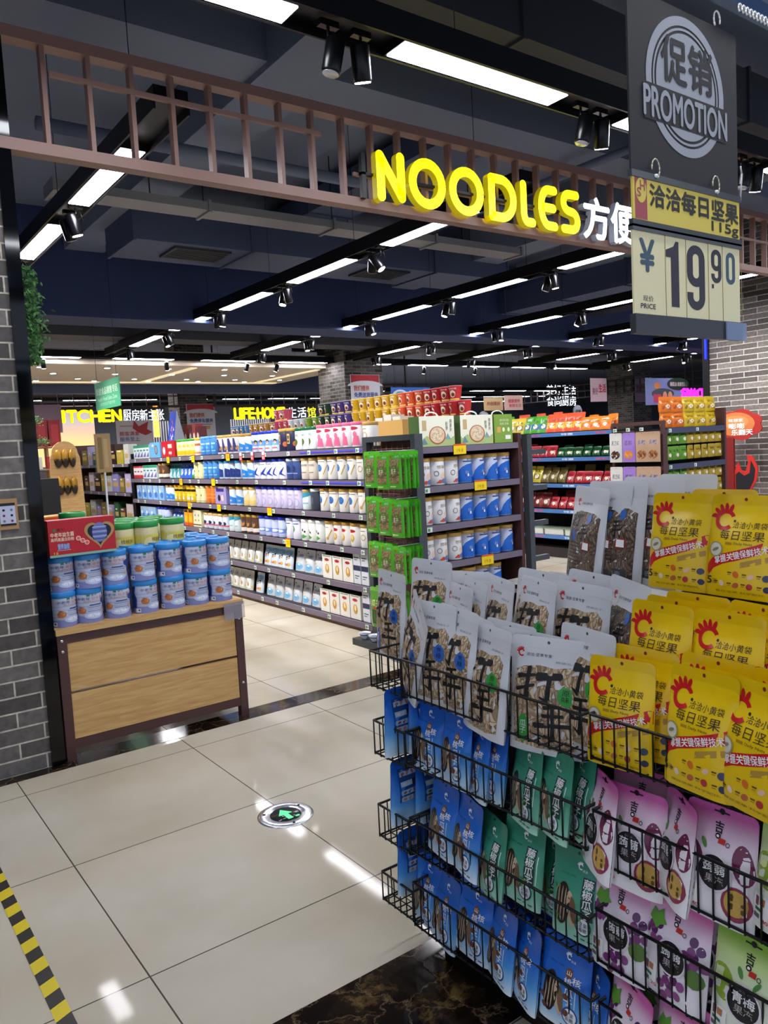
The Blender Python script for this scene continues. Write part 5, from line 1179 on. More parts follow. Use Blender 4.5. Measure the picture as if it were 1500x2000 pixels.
# noodle cups on the top deck
SEC = [('cupred', 4.46, 4.98, 3), ('cupor', 4.98, 5.32, 3), ('cupye', 5.32, 6.03, 3), ('cuppu', 6.03, 6.38, 3), ('cupdk', 6.38, 6.6, 3), ('cuplime', 6.6, 6.86, 2), ('cupwb', 6.86, 7.2, 2), ('cuppk', 7.2, 7.5, 3), ('cupgd', 7.5, 8.1, 2), ('cupbl', 8.1, 8.55, 2), ('cupgy', 8.55, 9.4, 1)]
tl = ['bottom', 'middle', 'upper']
for k, a, b, L in SEC:
    n = max(1, int(round((b-a)/.114)))
    for d in range(1):
        for i in range(n):
            for j in range(L-(1 if k == 'cupred' and i < 1 else 0)):
                off = .004*math.sin(i*7+j*3)
                place(k, 4.10+off, a+(i+.5)*(b-a)/n, 1.576+j*.116, -PI/2+random.uniform(-.5, .5), '%s, %s from near end of its stack, %s layer' % (KD[k][1], ordn(i+1), tl[j]), '%ss on the gondola top' % KD[k][1])
for i, (y, c) in enumerate([(9.5, '#5a1c20'), (9.62, '#8a2a24'), (9.74, '#5a1c20'), (9.9, '#7a241e')]):
    q = MB(); q.box((4.05, y-.055, 1.576), (4.15, y+.055, 1.86+.04*(i % 2)), M(c, .4)); a = Art(); a.ell(0, .16, .03, .05, M('#d8ccc0'), 1, 14); a.put(q, lambda u, v, o: (4.05-o, y-u, 1.576+v)); tag(q.obj('gift_carton'), 'dark red gift carton, %s after the noodle cups on the gondola top' % ordn(i+1), 'box', 'dark red cartons on the gondola top')
for i in range(3):
    q = MB(); q.box((3.86, 5.02+i*.12, 1.692), (4.0, 5.12+i*.12, 1.72+.02*(i % 2)), M('#d8d4cc', .4)); tag(q.obj('flat_carton'), 'flat white carton lying above the gold lidded tins, %s from near end' % ordn(i+1), 'box', 'flat white cartons')
q = MB(); q.box((3.85, 4.98, 1.493), (3.978, 5.42, 1.691), M('#c8a05c', .4)); tag(q.obj('carton'), 'tan carton block behind the gold lidded tins on the top shelf', 'box')
# blue folded display card on the gondola top
e2 = empty('display_card', (3.85, 9.75, 1.56), 'blue folded advertising card standing above the jars', 'sign')
q = MB(); q.add([(-.04, .22, 0), (-.04, -.0, 0), (.04, -.0, .52), (.04, .22, .52)], [(0, 1, 2, 3)], M('#2a4ac0', .35)); 
for i in range(12): 
    t = i*2.3; u = .11+.05*math.cos(t)*(.3+i/14); v = .26+.16*math.sin(t)*(.4+i/20); q.add([(-.043+v*.154, .22-u-.02, v-.02), (-.043+v*.154, .22-u+.02, v-.02), (-.043+(v+.04)*.154, .22-u, v+.03)], [(0, 1, 2)], M(['#d85a4a', '#c9a0d8', '#e8e0f0'][i % 3], .4))
q.obj('printed_leaf', e2)
q = MB(); q.add([(.16, .22, 0), (.16, 0, 0), (.045, 0, .52), (.045, .22, .52)], [(3, 2, 1, 0)], M('#c8ccd4', .5)); q.add([(-.04, -.002, 0), (.16, -.002, 0), (.045, -.002, .52), (.04, -.002, .52)], [(0, 1, 2, 3)], M('#9aa0ac', .5)); q.obj('rear_leaf', e2)
# second unit beyond the milk powder: dark shelves with gift packs
e, P, bx = gondola('shelving_gondola', (3.9, 11.9, 0), 'dark shelving unit with gift packs at the far end of the aisle', 0, 0, 0, 0, 0, 0, 0)
bx('back_panel', (3.98, 10.6, 0), (4.02, 13.2, 1.5), PANELB); bx('end_panel', (3.5, 13.2, 0), (4.02, 13.26, 1.75), BROWN); bx('side_panel', (3.52, 10.57, 0), (3.98, 10.6, 1.45), PANELB)
for z in (1.43, 1.03, .6, .12):
    s = bx('shelf', (3.5, 10.6, z-.03), (3.98, 13.2, z), M('#1b1c22', .5)); bx('shelf_rail', (3.488, 10.6, z-.04), (3.502, 13.2, z), RAILG, s)
    for i in range(6): ptag(TAGMESH, 'price_tag', s, P, 3.486, 10.8+i*.4, z-.02)
pk = [('#7f7ab8', .3), ('#8d86c4', .5), ('#3a2620', .3), ('#3a2620', .3), ('#9aa09a', .26), ('#8f8fb8', .3), ('#7a5a44', .3)]
gi = 0
for zi, z in enumerate((1.43, 1.03, .6)):
    y = 10.8; gn = 0
    while y < 13.0:
        gi += 1; gn += 1; c = ['#8f88c4', '#b9b0d8', '#5a4030', '#3a2620', '#c2c6c0', '#8a7a3c', '#2f5a3c', '#d8ccd0', '#b8a83a'][(gi*4+zi) % 9]; h = [.26, .3, .22, .32][gi % 4]; w = [.24, .2, .28][gi % 3]
        q = MB(); q.box((3.58, y, z+.001), (3.7, y+w, z+h*.9), M(c, .4)); a = Art(); a.rect(.03, .08, w-.03, .14, M('#c2a05c')); a.rect(.05, .17, w-.08, .19, M('#e6e0d4')); a.put(q, lambda u, v, o: (3.58-o, y+w-u, z+v))
        tag(q.obj('gift_pack'), 'gift pack, %s from the near end, %s shelf of the dark far unit' % (ordn(gn), ['top', 'second', 'third'][zi]), 'box', 'gift packs on the dark far unit'); y += w+.05
# ================================================================= end unit facing the entrance
e, P, bx = gondola('shelving_end_unit', (3.98, 4.55, 0), 'end shelving unit with blue formula tins facing the entrance', 0, 0, 0, 0, 0, 0, 0)
bx('side_panel', (3.445, 4.3, 0), (3.475, 4.72, 1.545), BROWN); bx('side_panel', (4.44, 4.3, 0), (4.475, 4.72, 1.535), BROWN)
bx('back_panel', (3.475, 4.70, 0), (4.44, 4.72, 1.46), PANELB)
EZ = [1.465, 1.185, .905, .625, .345, .09]
for z in EZ:
    s = bx('shelf', (3.475, 4.32, z-.02), (4.44, 4.70, z), M('#1b1c22', .5)); bx('shelf_rail', (3.475, 4.296, z-.046), (4.44, 4.32, z-.002), RAILG, s)
q = MB(); q.box((-.024, -.002, -.018), (.024, 0, .018), tagm); a = Art(); a.rect(-.018, -.012, .004, .01, M('#5a8a6a')); a.put(q, lambda u, v, o: (u, -.002-o, v), None, .0005); TAGF = q.mesh('price_tag')
q = MB(); q.box((-.06, -.002, -.05), (.06, 0, .025), TAGY); q.box((-.06, -.003, .013), (.06, -.002, .025), M('#e2562a')); a = Art(); a.text('19.8', -.03, -.035, .03, -.01, M('#a87a10')); a.put(q, lambda u, v, o: (u, -.002-o, v), None, .0005); PROF = q.mesh('promotion_tag')
for x, z in ((3.51, 1.158), (3.515, .878), (3.52, .598)): ptag(TAGF, 'price_tag', e, P, x, 4.293, z)
for x, z in ((3.83, 1.45), (4.02, 1.175), (4.06, .61)): ptag(PROF, 'promotion_tag', e, P, x, 4.29, z)
for zi, z in enumerate(EZ[1:5]):
    for i in range(7):
        if zi == 3 and i > 5: continue
        k = 'infant' if i < 3 else 'formula'
        x = 3.545+i*.1335+(.004*math.sin(i*3+zi))
        place(k, x, 4.39, z+.001, random.uniform(-.3, .35), '%s, %s from left, %s tin row of end unit' % (KD[k][1], ordn(i+1), ['top', 'second', 'third', 'lowest'][zi]), '%ss on the end unit' % KD[k][1])
place('oat', 3.645, 4.315, 1.466, 0, 'white oatmeal box with a bowl picture, left one on the end unit', 'oatmeal boxes'); place('oat', 4.03, 4.315, 1.466, 0, 'white oatmeal box with a bowl picture, right one above the yellow tag', 'oatmeal boxes')
place('oatside', 4.305, 4.315, 1.466, 0, 'green oatmeal box turned sideways at the right of the end unit', 'oatmeal boxes')
# green hanging packs on the side rack
e, P, bx = gondola('side_hanging_rack', (3.42, 4.5, 0), 'grey side rack on the end unit hung with green snack packs', 0, 0, 0, 0, 0, 0, 0)
FR = M('#4a4e54', .4, .3)
bx('frame_post', (3.36, 4.22, 0), (3.43, 4.27, 1.56), FR); bx('frame_post', (3.36, 4.80, 0), (3.43, 4.85, 1.56), FR); bx('frame_top', (3.36, 4.27, 1.52), (3.43, 4.80, 1.56), FR)
q = MB()
for i in range(9): q.bar(P((3.40, 4.28+i*.064, .1)), P((3.40, 4.28+i*.064, 1.52)), .003, M('#6a3c34', .4))
for i in range(22): q.bar(P((3.40, 4.27, .1+i*.065)), P((3.40, 4.80, .1+i*.065)), .003, M('#6a3c34', .4))
q.obj('wire_grid', e)
a = Art(); W, H = .145, .255
a.rect(-.37*W, .14*H, .37*W, .80*H, seeds_mat('brown_contents', '#b89c7a', '#8a6e50', '#3a2c20', (90, 40, 60)), 1)
a.ring(-.02*W, .46*H, .24*W, .29*W, M('#2c6a2c'), 2, 20); a.text('瓜子', -.2*W, .40*H, .16*W, .53*H, M('#dfe8c8'), 3, .02); a.ell(-.3*W, .86*H, .06*W, .03*H, RED, 2, 10); a.text('绿茶', .0, .83*H, .35*W, .885*H, M('#bfe4f2'), 2); a.rect(-.35*W, .05*H, .1*W, .08*H, M('#c8e0a0'), 1)
GP = pouch(W, H, .028, M('#4fae2a', .22), a, None, M('#5fc034', .22), True, .9, 8, 10, .001, .6, .03)
BG['gp'] = (GP, 'green snack pack', 'snack pack', 'snack_pack')
ct = ['left', 'middle', 'right']
for rz_, z in enumerate((1.20, .875, .555)):
    for c, y in enumerate((4.52, 4.37, 4.225)):
        for d in range(5 if c == 2 else 2):
            putbag('gp', (3.19+d*.036, y+.006*math.sin(d*3+c), z+(.01*math.sin(c*5+rz_))), -PI/2, 0, 'green snack pack, %s of %s column, %s row of the side rack' % (['front', 'second', 'third', 'fourth', 'fifth'][d], ct[c], ['top', 'second', 'third'][rz_]), 'green snack packs on the side rack')
    for y in (4.52, 4.37, 4.225): q = MB(); q.bar(P((3.18, y, z+.252)), P((3.41, y, z+.252)), .003, M('#b8bcc4', .3, .6)); q.obj('hook', e)
a = Art(); a.rect(-.3*W, .1*H, .3*W, .5*H, M('#2f4a20'), 1); a.ell(-.05*W, .3*H, .08*W, .18*H, M('#4a6a30'), 2); a.ell(.12*W, .28*H, .08*W, .18*H, M('#26401c'), 2); a.text('瓜子', -.3*W, .6*H, .3*W, .78*H, M('#e6e0a0'), 2, .02); a.rect(-.2*W, .52*H, .1*W, .57*H, RED)
GP2 = pouch(W, .29, .03, M('#5a9a34', .22), a, None, M('#74ba44', .22), True, .9, 8, 10, .001, .6, .03); BG['gp2'] = (GP2, 'green pickle pack', 'snack pack', 'snack_pack')
for c, y in enumerate((4.53, 4.28)):
    for d in range(2): putbag('gp2', (3.19+d*.05, y, .20), -PI/2, 0, 'green printed pack, %s of the %s column, lowest row of the side rack' % (['front', 'second'][d], ['left', 'right'][c]), 'green printed packs on the side rack')
# right side rack arms of the end unit
e, P, bx = gondola('side_hanging_rack', (4.52, 4.5, 0), 'grey side rack with short arms on the right of the end unit', 0, 0, 0, 0, 0, 0, 0)
bx('frame_post', (4.5, 4.26, 0), (4.55, 4.32, 1.52), FR)
for z in (1.4, 1.12, .84, .56): bx('arm', (4.55, 4.27, z-.04), (4.72, 4.31, z), FR)
# small bowls on a low tray beside the gondola
e = empty('low_tray', (3.36, 4.72, .0), 'low grey tray on the floor beside the long gondola', 'tray')
q = MB(); q.box((-.14, -.28, 0), (-.005, .2, .05), GREYM); q.obj('tray_body', e)
for i, (x, y) in enumerate(((3.27, 4.82), (3.27, 4.70), (3.28, 4.58))):
    q = MB(); q.lathe([(.02, 0), (.022, .006), (.045, .045), (.048, .05), (.043, .047), (.018, .01)], M('#d8dce4', .2), 20, (0, 0, 0)); q.lathe([(.0365, .03), (.0415, .038)], M('#3a5a9c', .2), 20)
    tag(q.obj('bowl', None, (x, y, .0505)), 'small white bowl with blue rim on the tray, %s from far end' % ordn(i+1), 'bowl', 'small bowls on the tray')
# ================================================================= snack gondola
e, P, bx = gondola('shelving_gondola', (7.95, 7.5, 0), 'snack gondola with blue-edged shelves in the right aisle', 0, 0, 0, 0, 0, 0, 0)
bx('back_panel', (7.9, 5.3, 0), (7.94, 10, 1.5), PANELB)
SZ = [1.535, 1.235, .915, .60, .28]
BR = M('#4a78b4', .35)
for z in SZ:
    s = bx('shelf', (7.37, 5.62, z-.02), (7.9, 10, z), M('#1b1c22', .5)); q = MB(); q.box(P((7.35, 5.62, z-.045)), P((7.37, 10, z)), BR)
    a = Art()
    for i in range(8): a.text(['特惠', '爆款'][i % 2], .3+i*.5, .01, .48+i*.5, .034, M('#d84a5a' if i % 2 else '#e8ecf4'), 1, .02)
    a.put(q, lambda u, v, o: (7.35-o-7.95, 5.7+u-7.5 if False else 9.7-u-7.5, z-.045+v), None, .0005); q.obj('shelf_rail', s)
bx('base', (7.4, 5.3, 0), (8.5, 10, .12), M('#2a2226', .5))
bx('side_panel', (7.36, 5.3, 0), (7.4, 5.62, 1.5), BROWN)
def snack(k, W, H, c, c2, look, T=.05):
    a = Art(); a.rect(-.38*W, .18*H, .38*W, .5*H, M(c2, .25), 1); a.ell(.05*W, .36*H, .2*W, .14*H, M('#e6dcc8', .3), 2, 12); a.text('好吃', -.3*W, .6*H, .3*W, .76*H, M('#2a1c14'), 2, .02)
    b, t = pouch(W, H, T, M(c, .22), a, None, None, False, .9, 8, 8, .003, .6, .05); BG[k] = ((b, t), look, 'snack bag', 'snack_bag')
snack('s_y', .15, .22, '#c9b43a', '#5a5220', 'yellow snack bag'); snack('s_g', .16, .23, '#4a9a2c', '#2a5a9c', 'green snack bag'); snack('s_or', .16, .24, '#d8502c', '#e8b42c', 'red and orange snack bag')
snack('s_o', .16, .17, '#dc7a1c', '#b8481c', 'bright orange snack bag'); snack('s_rw', .13, .15, '#b8303c', '#e8e2e0', 'red and white snack bag'); snack('s_dg', .12, .12, '#1f5a34', '#a8c8a0', 'dark green snack bag')
snack('s_br', .14, .20, '#6a5a2c', '#c2b04a', 'olive snack bag'); snack('s_rd', .14, .20, '#6a1f20', '#c23a34', 'dark red snack bag'); snack('s_bk', .13, .15, '#a88f28', '#26221a', 'yellow and black snack pack'); snack('s_gk', .13, .15, '#5a8f28', '#1c2418', 'green and black snack pack')
snack('s_yel', .21, .17, '#cfae1c', '#8a6a1c', 'big yellow snack pack', .07); snack('s_org', .21, .17, '#dc7414', '#a8441c', 'big orange snack pack', .07)
rt = ['top', 'second', 'third', 'fourth']
SR = [[('s_o', 3), ('s_or', 4), ('s_g', 3), ('s_y', 8)], [('s_dg', 6), ('s_rw', 9)], [('s_rw', 5), ('s_br', 3), ('s_y', 2), ('s_br', 4)], [('s_rd', 4), ('s_rw', 3), ('s_rd', 5)]]
c_ = {}
for ri, row in enumerate(SR):
    y = 5.7
    for k, n in row:
        for i in range(n):
            y += .135; c_[(k, ri)] = c_.get((k, ri), 0)+1
            putbag(k, (7.45, y, SZ[ri]+.005), -PI/2+random.uniform(-.2, .2), .35, '%s, %s such from near end, %s snack shelf' % (BG[k][1], ordn(c_[(k, ri)]), rt[ri]), '%ss on the snack gondola' % BG[k][1])
for i in range(4):
    q = MB(); q.box((-.12, -.15, 0), (.12, .15, .07), M('#d8d6cc', .3)); q.box((-.125, -.155, .062), (.125, .155, .074), M('#a8b8a4', .3)); tag(q.obj('snack_tray', None, (7.52, 5.95+i*.33, .281)), 'white covered tray, %s from near end on the lowest snack shelf' % ordn(i+1), 'tray', 'white trays')
for i in range(9):
    k = ['s_o', 's_or', 's_g'][i//3]; y = 5.85+i*.28
    putbag(k, (7.62, y, SZ[0]+.02), -PI/2+random.uniform(-.3, .3), .1, '%s standing behind the front ones, %s on the top snack shelf' % (BG[k][1], ordn(i+1)), 'bags in the rear of the top snack shelf')
for ri in (1, 2, 3):
    for i in range(7):
        k = [['s_dg', 's_rw'], ['s_br', 's_rd'], ['s_rd', 's_rw']][ri-1][i//4]; y = 5.85+i*.3
        putbag(k, (7.53, y, SZ[ri]+.03), -PI/2+random.uniform(-.3, .3), .3, '%s heaped behind the front ones, %s on the %s snack shelf' % (BG[k][1], ordn(i+1), rt[ri]), 'bags in the rear of the snack shelves')
# end unit of the snack gondola
e, P, bx = gondola('shelving_end_unit', (7.95, 5.15, 0), 'end unit of the snack gondola with orange and yellow packs', 0, 0, 0, 0, 0, 0, 0)
bx('side_panel', (7.36, 4.98, 0), (7.395, 5.3, 1.5), BROWN); bx('side_panel', (8.50, 4.98, 0), (8.535, 5.3, 1.72), BROWN); bx('back_panel', (7.39, 5.28, 0), (8.5, 5.3, 1.5), PANELB)
DB = M('#3c3d5c', .4)
for z in (1.52, 1.13, .74, .35):
    s = bx('shelf', (7.395, 5.0, z-.02), (8.5, 5.28, z), M('#1b1c22', .5)); bx('shelf_rail', (7.395, 4.98, z-.06), (8.5, 5.0, z-.001), DB, s)
for x, z in ((7.44, 1.49), (7.95, 1.49), (7.44, 1.1), (7.9, 1.1)): ptag(TAGF, 'price_tag', e, P, x, 4.977, z)
for L in (0, 1):
    for i in range(5):
        k = 's_org' if i < 2 else 's_yel'
        putbag(k, (7.52+i*.215, 5.08+L*.01, 1.522+L*.165), random.uniform(-.08, .08), .05, '%s, %s from the left, %s layer on the snack end unit' % (BG[k][1], ordn(i+1), ['lower', 'upper'][L]), 'big snack packs on the end unit')
for L in range(4):
    z = [1.34, 1.17, .95, .78][L]
    for i in range(8):
        k = 's_gk' if i < 3 else 's_bk'
        putbag(k, (7.47+i*.138, 5.03, z), random.uniform(-.1, .1), 0, '%s, %s from left, hanging row %s, snack end unit' % (BG[k][1], ordn(i+1), ['one', 'two', 'three', 'four'][L]), 'hanging snack packs')
# side rack with large white and purple bags
e, P, bx = gondola('side_hanging_rack', (7.28, 5.28, 0), 'brown side rack with large hanging snack bags', 0, 0, 0, 0, 0, 0, 0)
bx('frame_top', (7.27, 4.95, 1.56), (7.32, 5.6, 1.60), BROWN)
for y in (4.95, 5.57): bx('frame_post', (7.27, y, 0), (7.32, y+.03, 1.56), BROWN)
bx('back_panel', (7.32, 4.98, .1), (7.33, 5.57, 1.40), PANELB)
for k, c, c2, look in (('h_w', '#d2d0cc', '#3a2a24', 'large white snack bag'), ('h_p', '#9a7ac8', '#d8822c', 'large purple snack bag'), ('h_b', '#b89a80', '#a8683a', 'large tan snack bag')):
    W, H = .165, .32; a = Art(); a.ell(0, .25*H, .36*W, .15*H, M(c2, .3), 1, 14); 
    for i in range(6): a.ell(math.cos(i*2)*.2*W, (.25+.08*math.sin(i*3))*H, .1*W, .05*H, M('#6a4a34' if k != 'h_p' else '#e0a04a', .3), 2, 8)
    a.text({'h_w': '黑芝麻', 'h_p': '香酥', 'h_b': '烤'}[k], -.3*W, .58*H, .3*W, .74*H, M('#3a3040' if k != 'h_b' else '#2a5aa8'), 2, .01)
    BG[k] = (pouch(W, H, .03, M(c, .3), a, None, None, True, .9, 8, 10, .002, .6, .04), look, 'snack bag', 'snack_bag')
for L in (0, 1):
    for i, (k, y) in enumerate((('h_w', 5.51), ('h_p', 5.34), ('h_b', 5.17), ('h_b', 5.03))):
        putbag(k, (7.22, y, 1.17-L*.37), -PI/2, 0, '%s, %s from the left in the %s hanging row' % (BG[k][1], ordn(i+1), ['upper', 'lower'][L]), 'large hanging snack bags')
for i in range(3): ptag(TAGMESH, 'price_tag', e, P, 7.2, 5.5-i*.17, 1.52)
# standee at the right brick wall
e = empty('cardboard_standee', (10.95, 6.22, 0), 'red cardboard standee with an orange burst sign before the brick wall', 'standee')
q = MB(); pts = []
for i in range(28):
    t = 2*PI*i/28; r = .92+.12*abs(math.cos(3.5*t)); pts.append((-.02+r*.36*math.cos(t), 1.52+r*.22*math.sin(t)))
q.prism(pts, 'X', -.012, .012, M('#a8241e', .5)); q.obj('burst_sign', e)
q = MB(); a = Art(); a.ell(-.02, 1.53, .29, .17, M('#c8743a', .6), 1, 28); a.ell(-.02, 1.56, .2, .09, M('#d48c4e', .6), 2, 20)
a.text('味想家', -.12, 1.56, .1, 1.61, WH, 3, .02); a.text('嘭嘭', -.12, 1.46, .12, 1.54, WH, 3, .04); a.text('乐翻天', -.08, 1.37, .24, 1.45, WH, 3, .04)
a.put(q, lambda u, v, o: (-.014-o, -u, v), None, .001); q.obj('printed_face', e)
q = MB(); q.box((-.02, .05, .0), (.02, .27, 1.34), M('#7d1a1c', .4)); q.obj('red_column', e)
q = MB(); q.prism([(-.23, .2), (.05, .2), (.05, .85), (-.0, .98), (-.05, .86), (-.12, .84), (-.16, 1.0), (-.13, 1.08), (-.22, 1.06), (-.3, .9), (-.28, .72), (-.2, .58)], 'X', .0, .02, M('#c42a24', .4)); q.prism([(-.2, .22), (.03, .22), (.03, .8), (-.02, .84), (-.1, .78), (-.18, .82), (-.2, 1.0), (-.26, .88), (-.24, .72), (-.17, .58)], 'X', -.006, .0, M('#1e1e24', .4)); q.obj('lower_cutout', e)
# wall sign on left brick column
e = empty('notice_card', (.745, 4.046, 1.19), 'small framed notice with black and white icons on the brick column', 'sign')
q = MB(); q.box((-.045, -.006, 0), (.045, .004, .145), M('#a8835c', .4)); q.obj('frame', e)
q = MB(); a = Art(); a.rect(-.034, .018, .034, .125, M('#b9bfd8'), 1); a.rect(-.034, .112, .034, .125, BK, 2); a.rect(-.034, .018, .034, .028, BK, 2)
for i in range(6): a.ell(-.017+.034*(i % 2), .092-.026*(i//2), .006, .006, [BK, M('#6a6a70'), M('#7a1c3a')][i % 3], 2, 10)
a.put(q, lambda u, v, o: (u, -.007-o, v)); q.obj('printed_card', e)
# foliage on the column edge
FM = [M('#2a5230', .7), M('#3f7438', .7), M('#558a44', .7)]
e = empty('hanging_plant', (.95, 4.35, 2.0), 'artificial green foliage hanging behind the glossy column edge', 'plant')
q = MB(); rn = random.Random(11)
for i in range(2600):
    z = rn.uniform(0, .48); w = .03+.075*math.sin(min(1, max(0, (z+.05)/.55))*PI)**.6
    cx = rn.gauss(0, .5)*w*.6+.03; cy = rn.gauss(0, .05); s = rn.uniform(.008, .018); t = rn.uniform(0, 6.3); b = rn.uniform(-1, 1)
    d = Vector((math.cos(t), b*.7, math.sin(t))).normalized()*s; n = Vector((-math.sin(t), rn.uniform(-1, 1), math.cos(t))).normalized()*s*.4
    c = Vector((cx, cy, z)); q.add([c-d, c+n, c+d, c-n], [(0, 1, 2, 3)], FM[i % 3])
q.obj('leaves', e)
q = MB(); q.bar((0, 0, 0), (.0, 0, .52), .006, M('#4a3626')); q.obj('stem', e)
q = MB(); q.box((.90, 4.56, 1.80), (.975, 4.66, 2.0), M('#b8aa3a', .5)); q.box((.90, 4.559, 1.80), (.976, 4.66, 1.87), M('#3f7a4a', .5)); q.box((.90, 4.558, 1.95), (.976, 4.66, 2.001), M('#8a2a2c', .5)); tag(q.obj('hanging_pack'), 'small red, yellow and green hanging pack beside the column edge', 'pack')
# ================================================================= hanging and standing signs
def hang(name, x, y, z0, z1, w, face, m, art, label, cat='sign', wire=4.7):
    q = MB()
    if face == '-X': q.box((0, -w/2, 0), (.01, w/2, z1-z0), m)
    else: q.box((-w/2, 0, 0), (w/2, .01, z1-z0), m)
    e = empty(name, (x, y, z0), label, cat)
    h = z1-z0
    if face == '-X': art.put(q, lambda u, v, o: (-.001-o, (.5-u)*w, v*h), None, .002)
    else: art.put(q, lambda u, v, o: ((u-.5)*w, -.001-o, v*h), None, .002)
    q.obj('panel', e)
    if wire:
        q = MB()
        for s in (-.4, .4):
            p = (0.005, s*w, h) if face == '-X' else (s*w, .005, h)
            q.bar(p, (p[0], p[1], wire-z0), .003, DKM, 4)
        q.obj('wire', e)
a = Art(); a.text('保健食品销售专区', .06, .52, .94, .78, M('#b9e0c8'), 1, .02); a.text('Health Food Sales Zone', .1, .3, .9, .44, M('#b9e0c8'), 1, .01); a.text('保健食品不是药物', .2, .12, .8, .24, M('#a0ccb0'), 1)
hang('hanging_sign', 3.3, 10.63, 2.18, 2.55, 1.05, '-X', M('#3f9a72', .5), a, 'green hanging health food sign over the far end of the aisle')
def poster(a, l1, l2):
    a.rect(.02, .78, .98, .99, M('#c8323c'), 1); a.ell(.5, .72, .6, .13, M('#e2e2e8'), 2, 30, 0, 0, PI); a.text(l1, .1, .6, .62, .73, M('#c84a2c'), 3, .03); a.text(l2, .1, .44, .92, .56, M('#2f4a9c'), 3, .03); a.rect(.1, .38, .88, .395, M('#5a6a9c'), 3); a.text('购物满38元', .1, .26, .42, .33, M('#8a4a3c'), 3); a.rect(.5, .24, .8, .34, M('#d8a05a'), 3); a.text('服务热线', .1, .12, .5, .2, M('#c84a2c'), 3); return a
hang('poster', 10.27, 14.57, 2.2, 3.1, .80, '-Y', M('#e2e2e8', .5), poster(Art(), '我们提供', '免费送货服务'), 'white and red poster on the middle brick pillar about free delivery', 'poster', 0)
hang('poster', 9.15, 21.15, 2.0, 2.95, .85, '-Y', M('#e2e2e8', .5), poster(Art(), '我们提供', '免费停车服务'), 'white and red parking poster on the far brick pillar', 'poster', 0)
a = Art(); a.poly([(.5, 1), (.62, .8), (.9, .95), (.85, .7), (1, .6), (.8, .5), (.6, .6), (.45, .75)], M('#b8323c'), 1); a.text('顾客满意', .08, .5, .62, .64, M('#c84a5c'), 2, .02); a.text('服务至上', .08, .32, .62, .46, M('#4a6ab0'), 2, .02); a.rect(.1, .8, .45, .83, M('#c88a8a'), 1)
hang('poster', 7.0, 20.5, 1.7, 2.5, .95, '-Y', M('#dcd8e0', .5), a, 'white poster with red ribbon below the kitchen sign', 'poster')
a = Art(); a.ell(.45, .42, .3, .2, M('#2f6a4a'), 1); a.rect(.2, .1, .4, .4, M('#b8564a'), 2); a.ell(.5, .3, .06, .2, M('#c9b46a'), 2); a.ell(.64, .3, .06, .2, M('#c9b46a'), 2); a.ell(.8, .2, .1, .12, M('#b4a83a'), 2); a.ell(.3, .72, .08, .12, M('#d8a23a'), 2); a.ell(.86, .78, .3, .24, M('#22402c'), 3); a.text('橄榄油 健康生活', .64, .7, 1.08, .86, M('#c2ccb4'), 4, .02)
hang('hanging_sign', 17.75, 12.0, 2.15, 2.82, 1.6, '-Y', M('#7aa4c0', .5), a, 'blue oval advert with oil bottles and green badge above the snacks')
a = Art(); a.text('顾客满意', .08, .52, .6, .64, M('#a83a5c'), 2, .02); a.text('服务至上', .08, .36, .6, .48, M('#3a4a9c'), 2, .02); a.poly([(.5, 1), (.6, .8), (.9, .95), (.9, .7), (.7, .66)], M('#8a2440'), 1); a.ell(.75, .62, .1, .1, BK, 2)
hang('poster', 25.46, 18.12, 2.6, 3.55, 1.0, '-Y', M('#a890a8', .5), a, 'pinkish poster with ribbon on the right brick pillar', 'poster', 0)
a = Art(); a.text('共创美好', .15, .4, .85, .7, M('#8a3a2c'), 1, .02); a.rect(.1, .2, .9, .24, M('#c2a07a'), 1)
hang('hanging_sign', 13.18, 13.5, 2.18, 2.48, .62, '-Y', M('#c8a878', .5), a, 'tan hanging sign right of the red noodle cups')
a = Art(); a.text('健康营养', .2, .5, .85, .75, M('#c83a4c'), 1, .02); a.text('新鲜生活', .25, .2, .9, .42, M('#c83a4c'), 1, .02)
hang('hanging_sign', 13.85, 13.5, 2.18, 2.53, .62, '-Y', M('#d8b4a4', .5), a, 'pink hanging sign next to the tan one')
a = Art(); a.text('美好', .1, .3, .45, .6, M('#8a4a6a'), 1, .02); a.text('生活', .5, .4, .95, .75, M('#b8323c'), 1, .04)
hang('hanging_banner', 18.05, 14.3, 2.4, 3.05, .7, '-Y', M('#d0b0b8', .5), a, 'pale pink hanging banner with red characters before the right pillar')
a = Art(); a.ell(.22, .45, .2, .42, M('#dfe8f0'), 2, 24); a.ell(.22, .45, .14, .3, M('#4aa0a8'), 3, 20); a.text('食品销售区', .42, .45, .95, .8, WH, 2, .03)
hang('hanging_sign', 9.85, 12.4, 2.3, 2.62, 1.0, '-Y', M('#2f6ac8', .5), a, 'blue hanging sign with round logo above the noodle cups')
for i, (x, y, z) in enumerate(((15.1, 12.6, 2.05), (11.9, 12.5, 1.95))):
    q = MB(); q.lathe([(.17, 0), (.17, .01)], M('#8a8e96', .5), 28, (0, 0, 0), True, 'Y'); a = Art(); a.ell(0, 0, .14, .14, M('#c0c4cc'), 1, 24); a.text('促销', -.1, -.06, .1, .06, BK, 2, .03); a.put(q, lambda u, v, o: (u, -.002-o, v), None, .003)
    q.bar((0, .005, -.17), (0, .005, -z), .012, DKM); tag(q.obj('promotion_disc', None, (x, y, z)), 'round grey promotion disc on a pole, %s one over the snacks' % ['right', 'left'][i], 'sign', 'promotion discs')
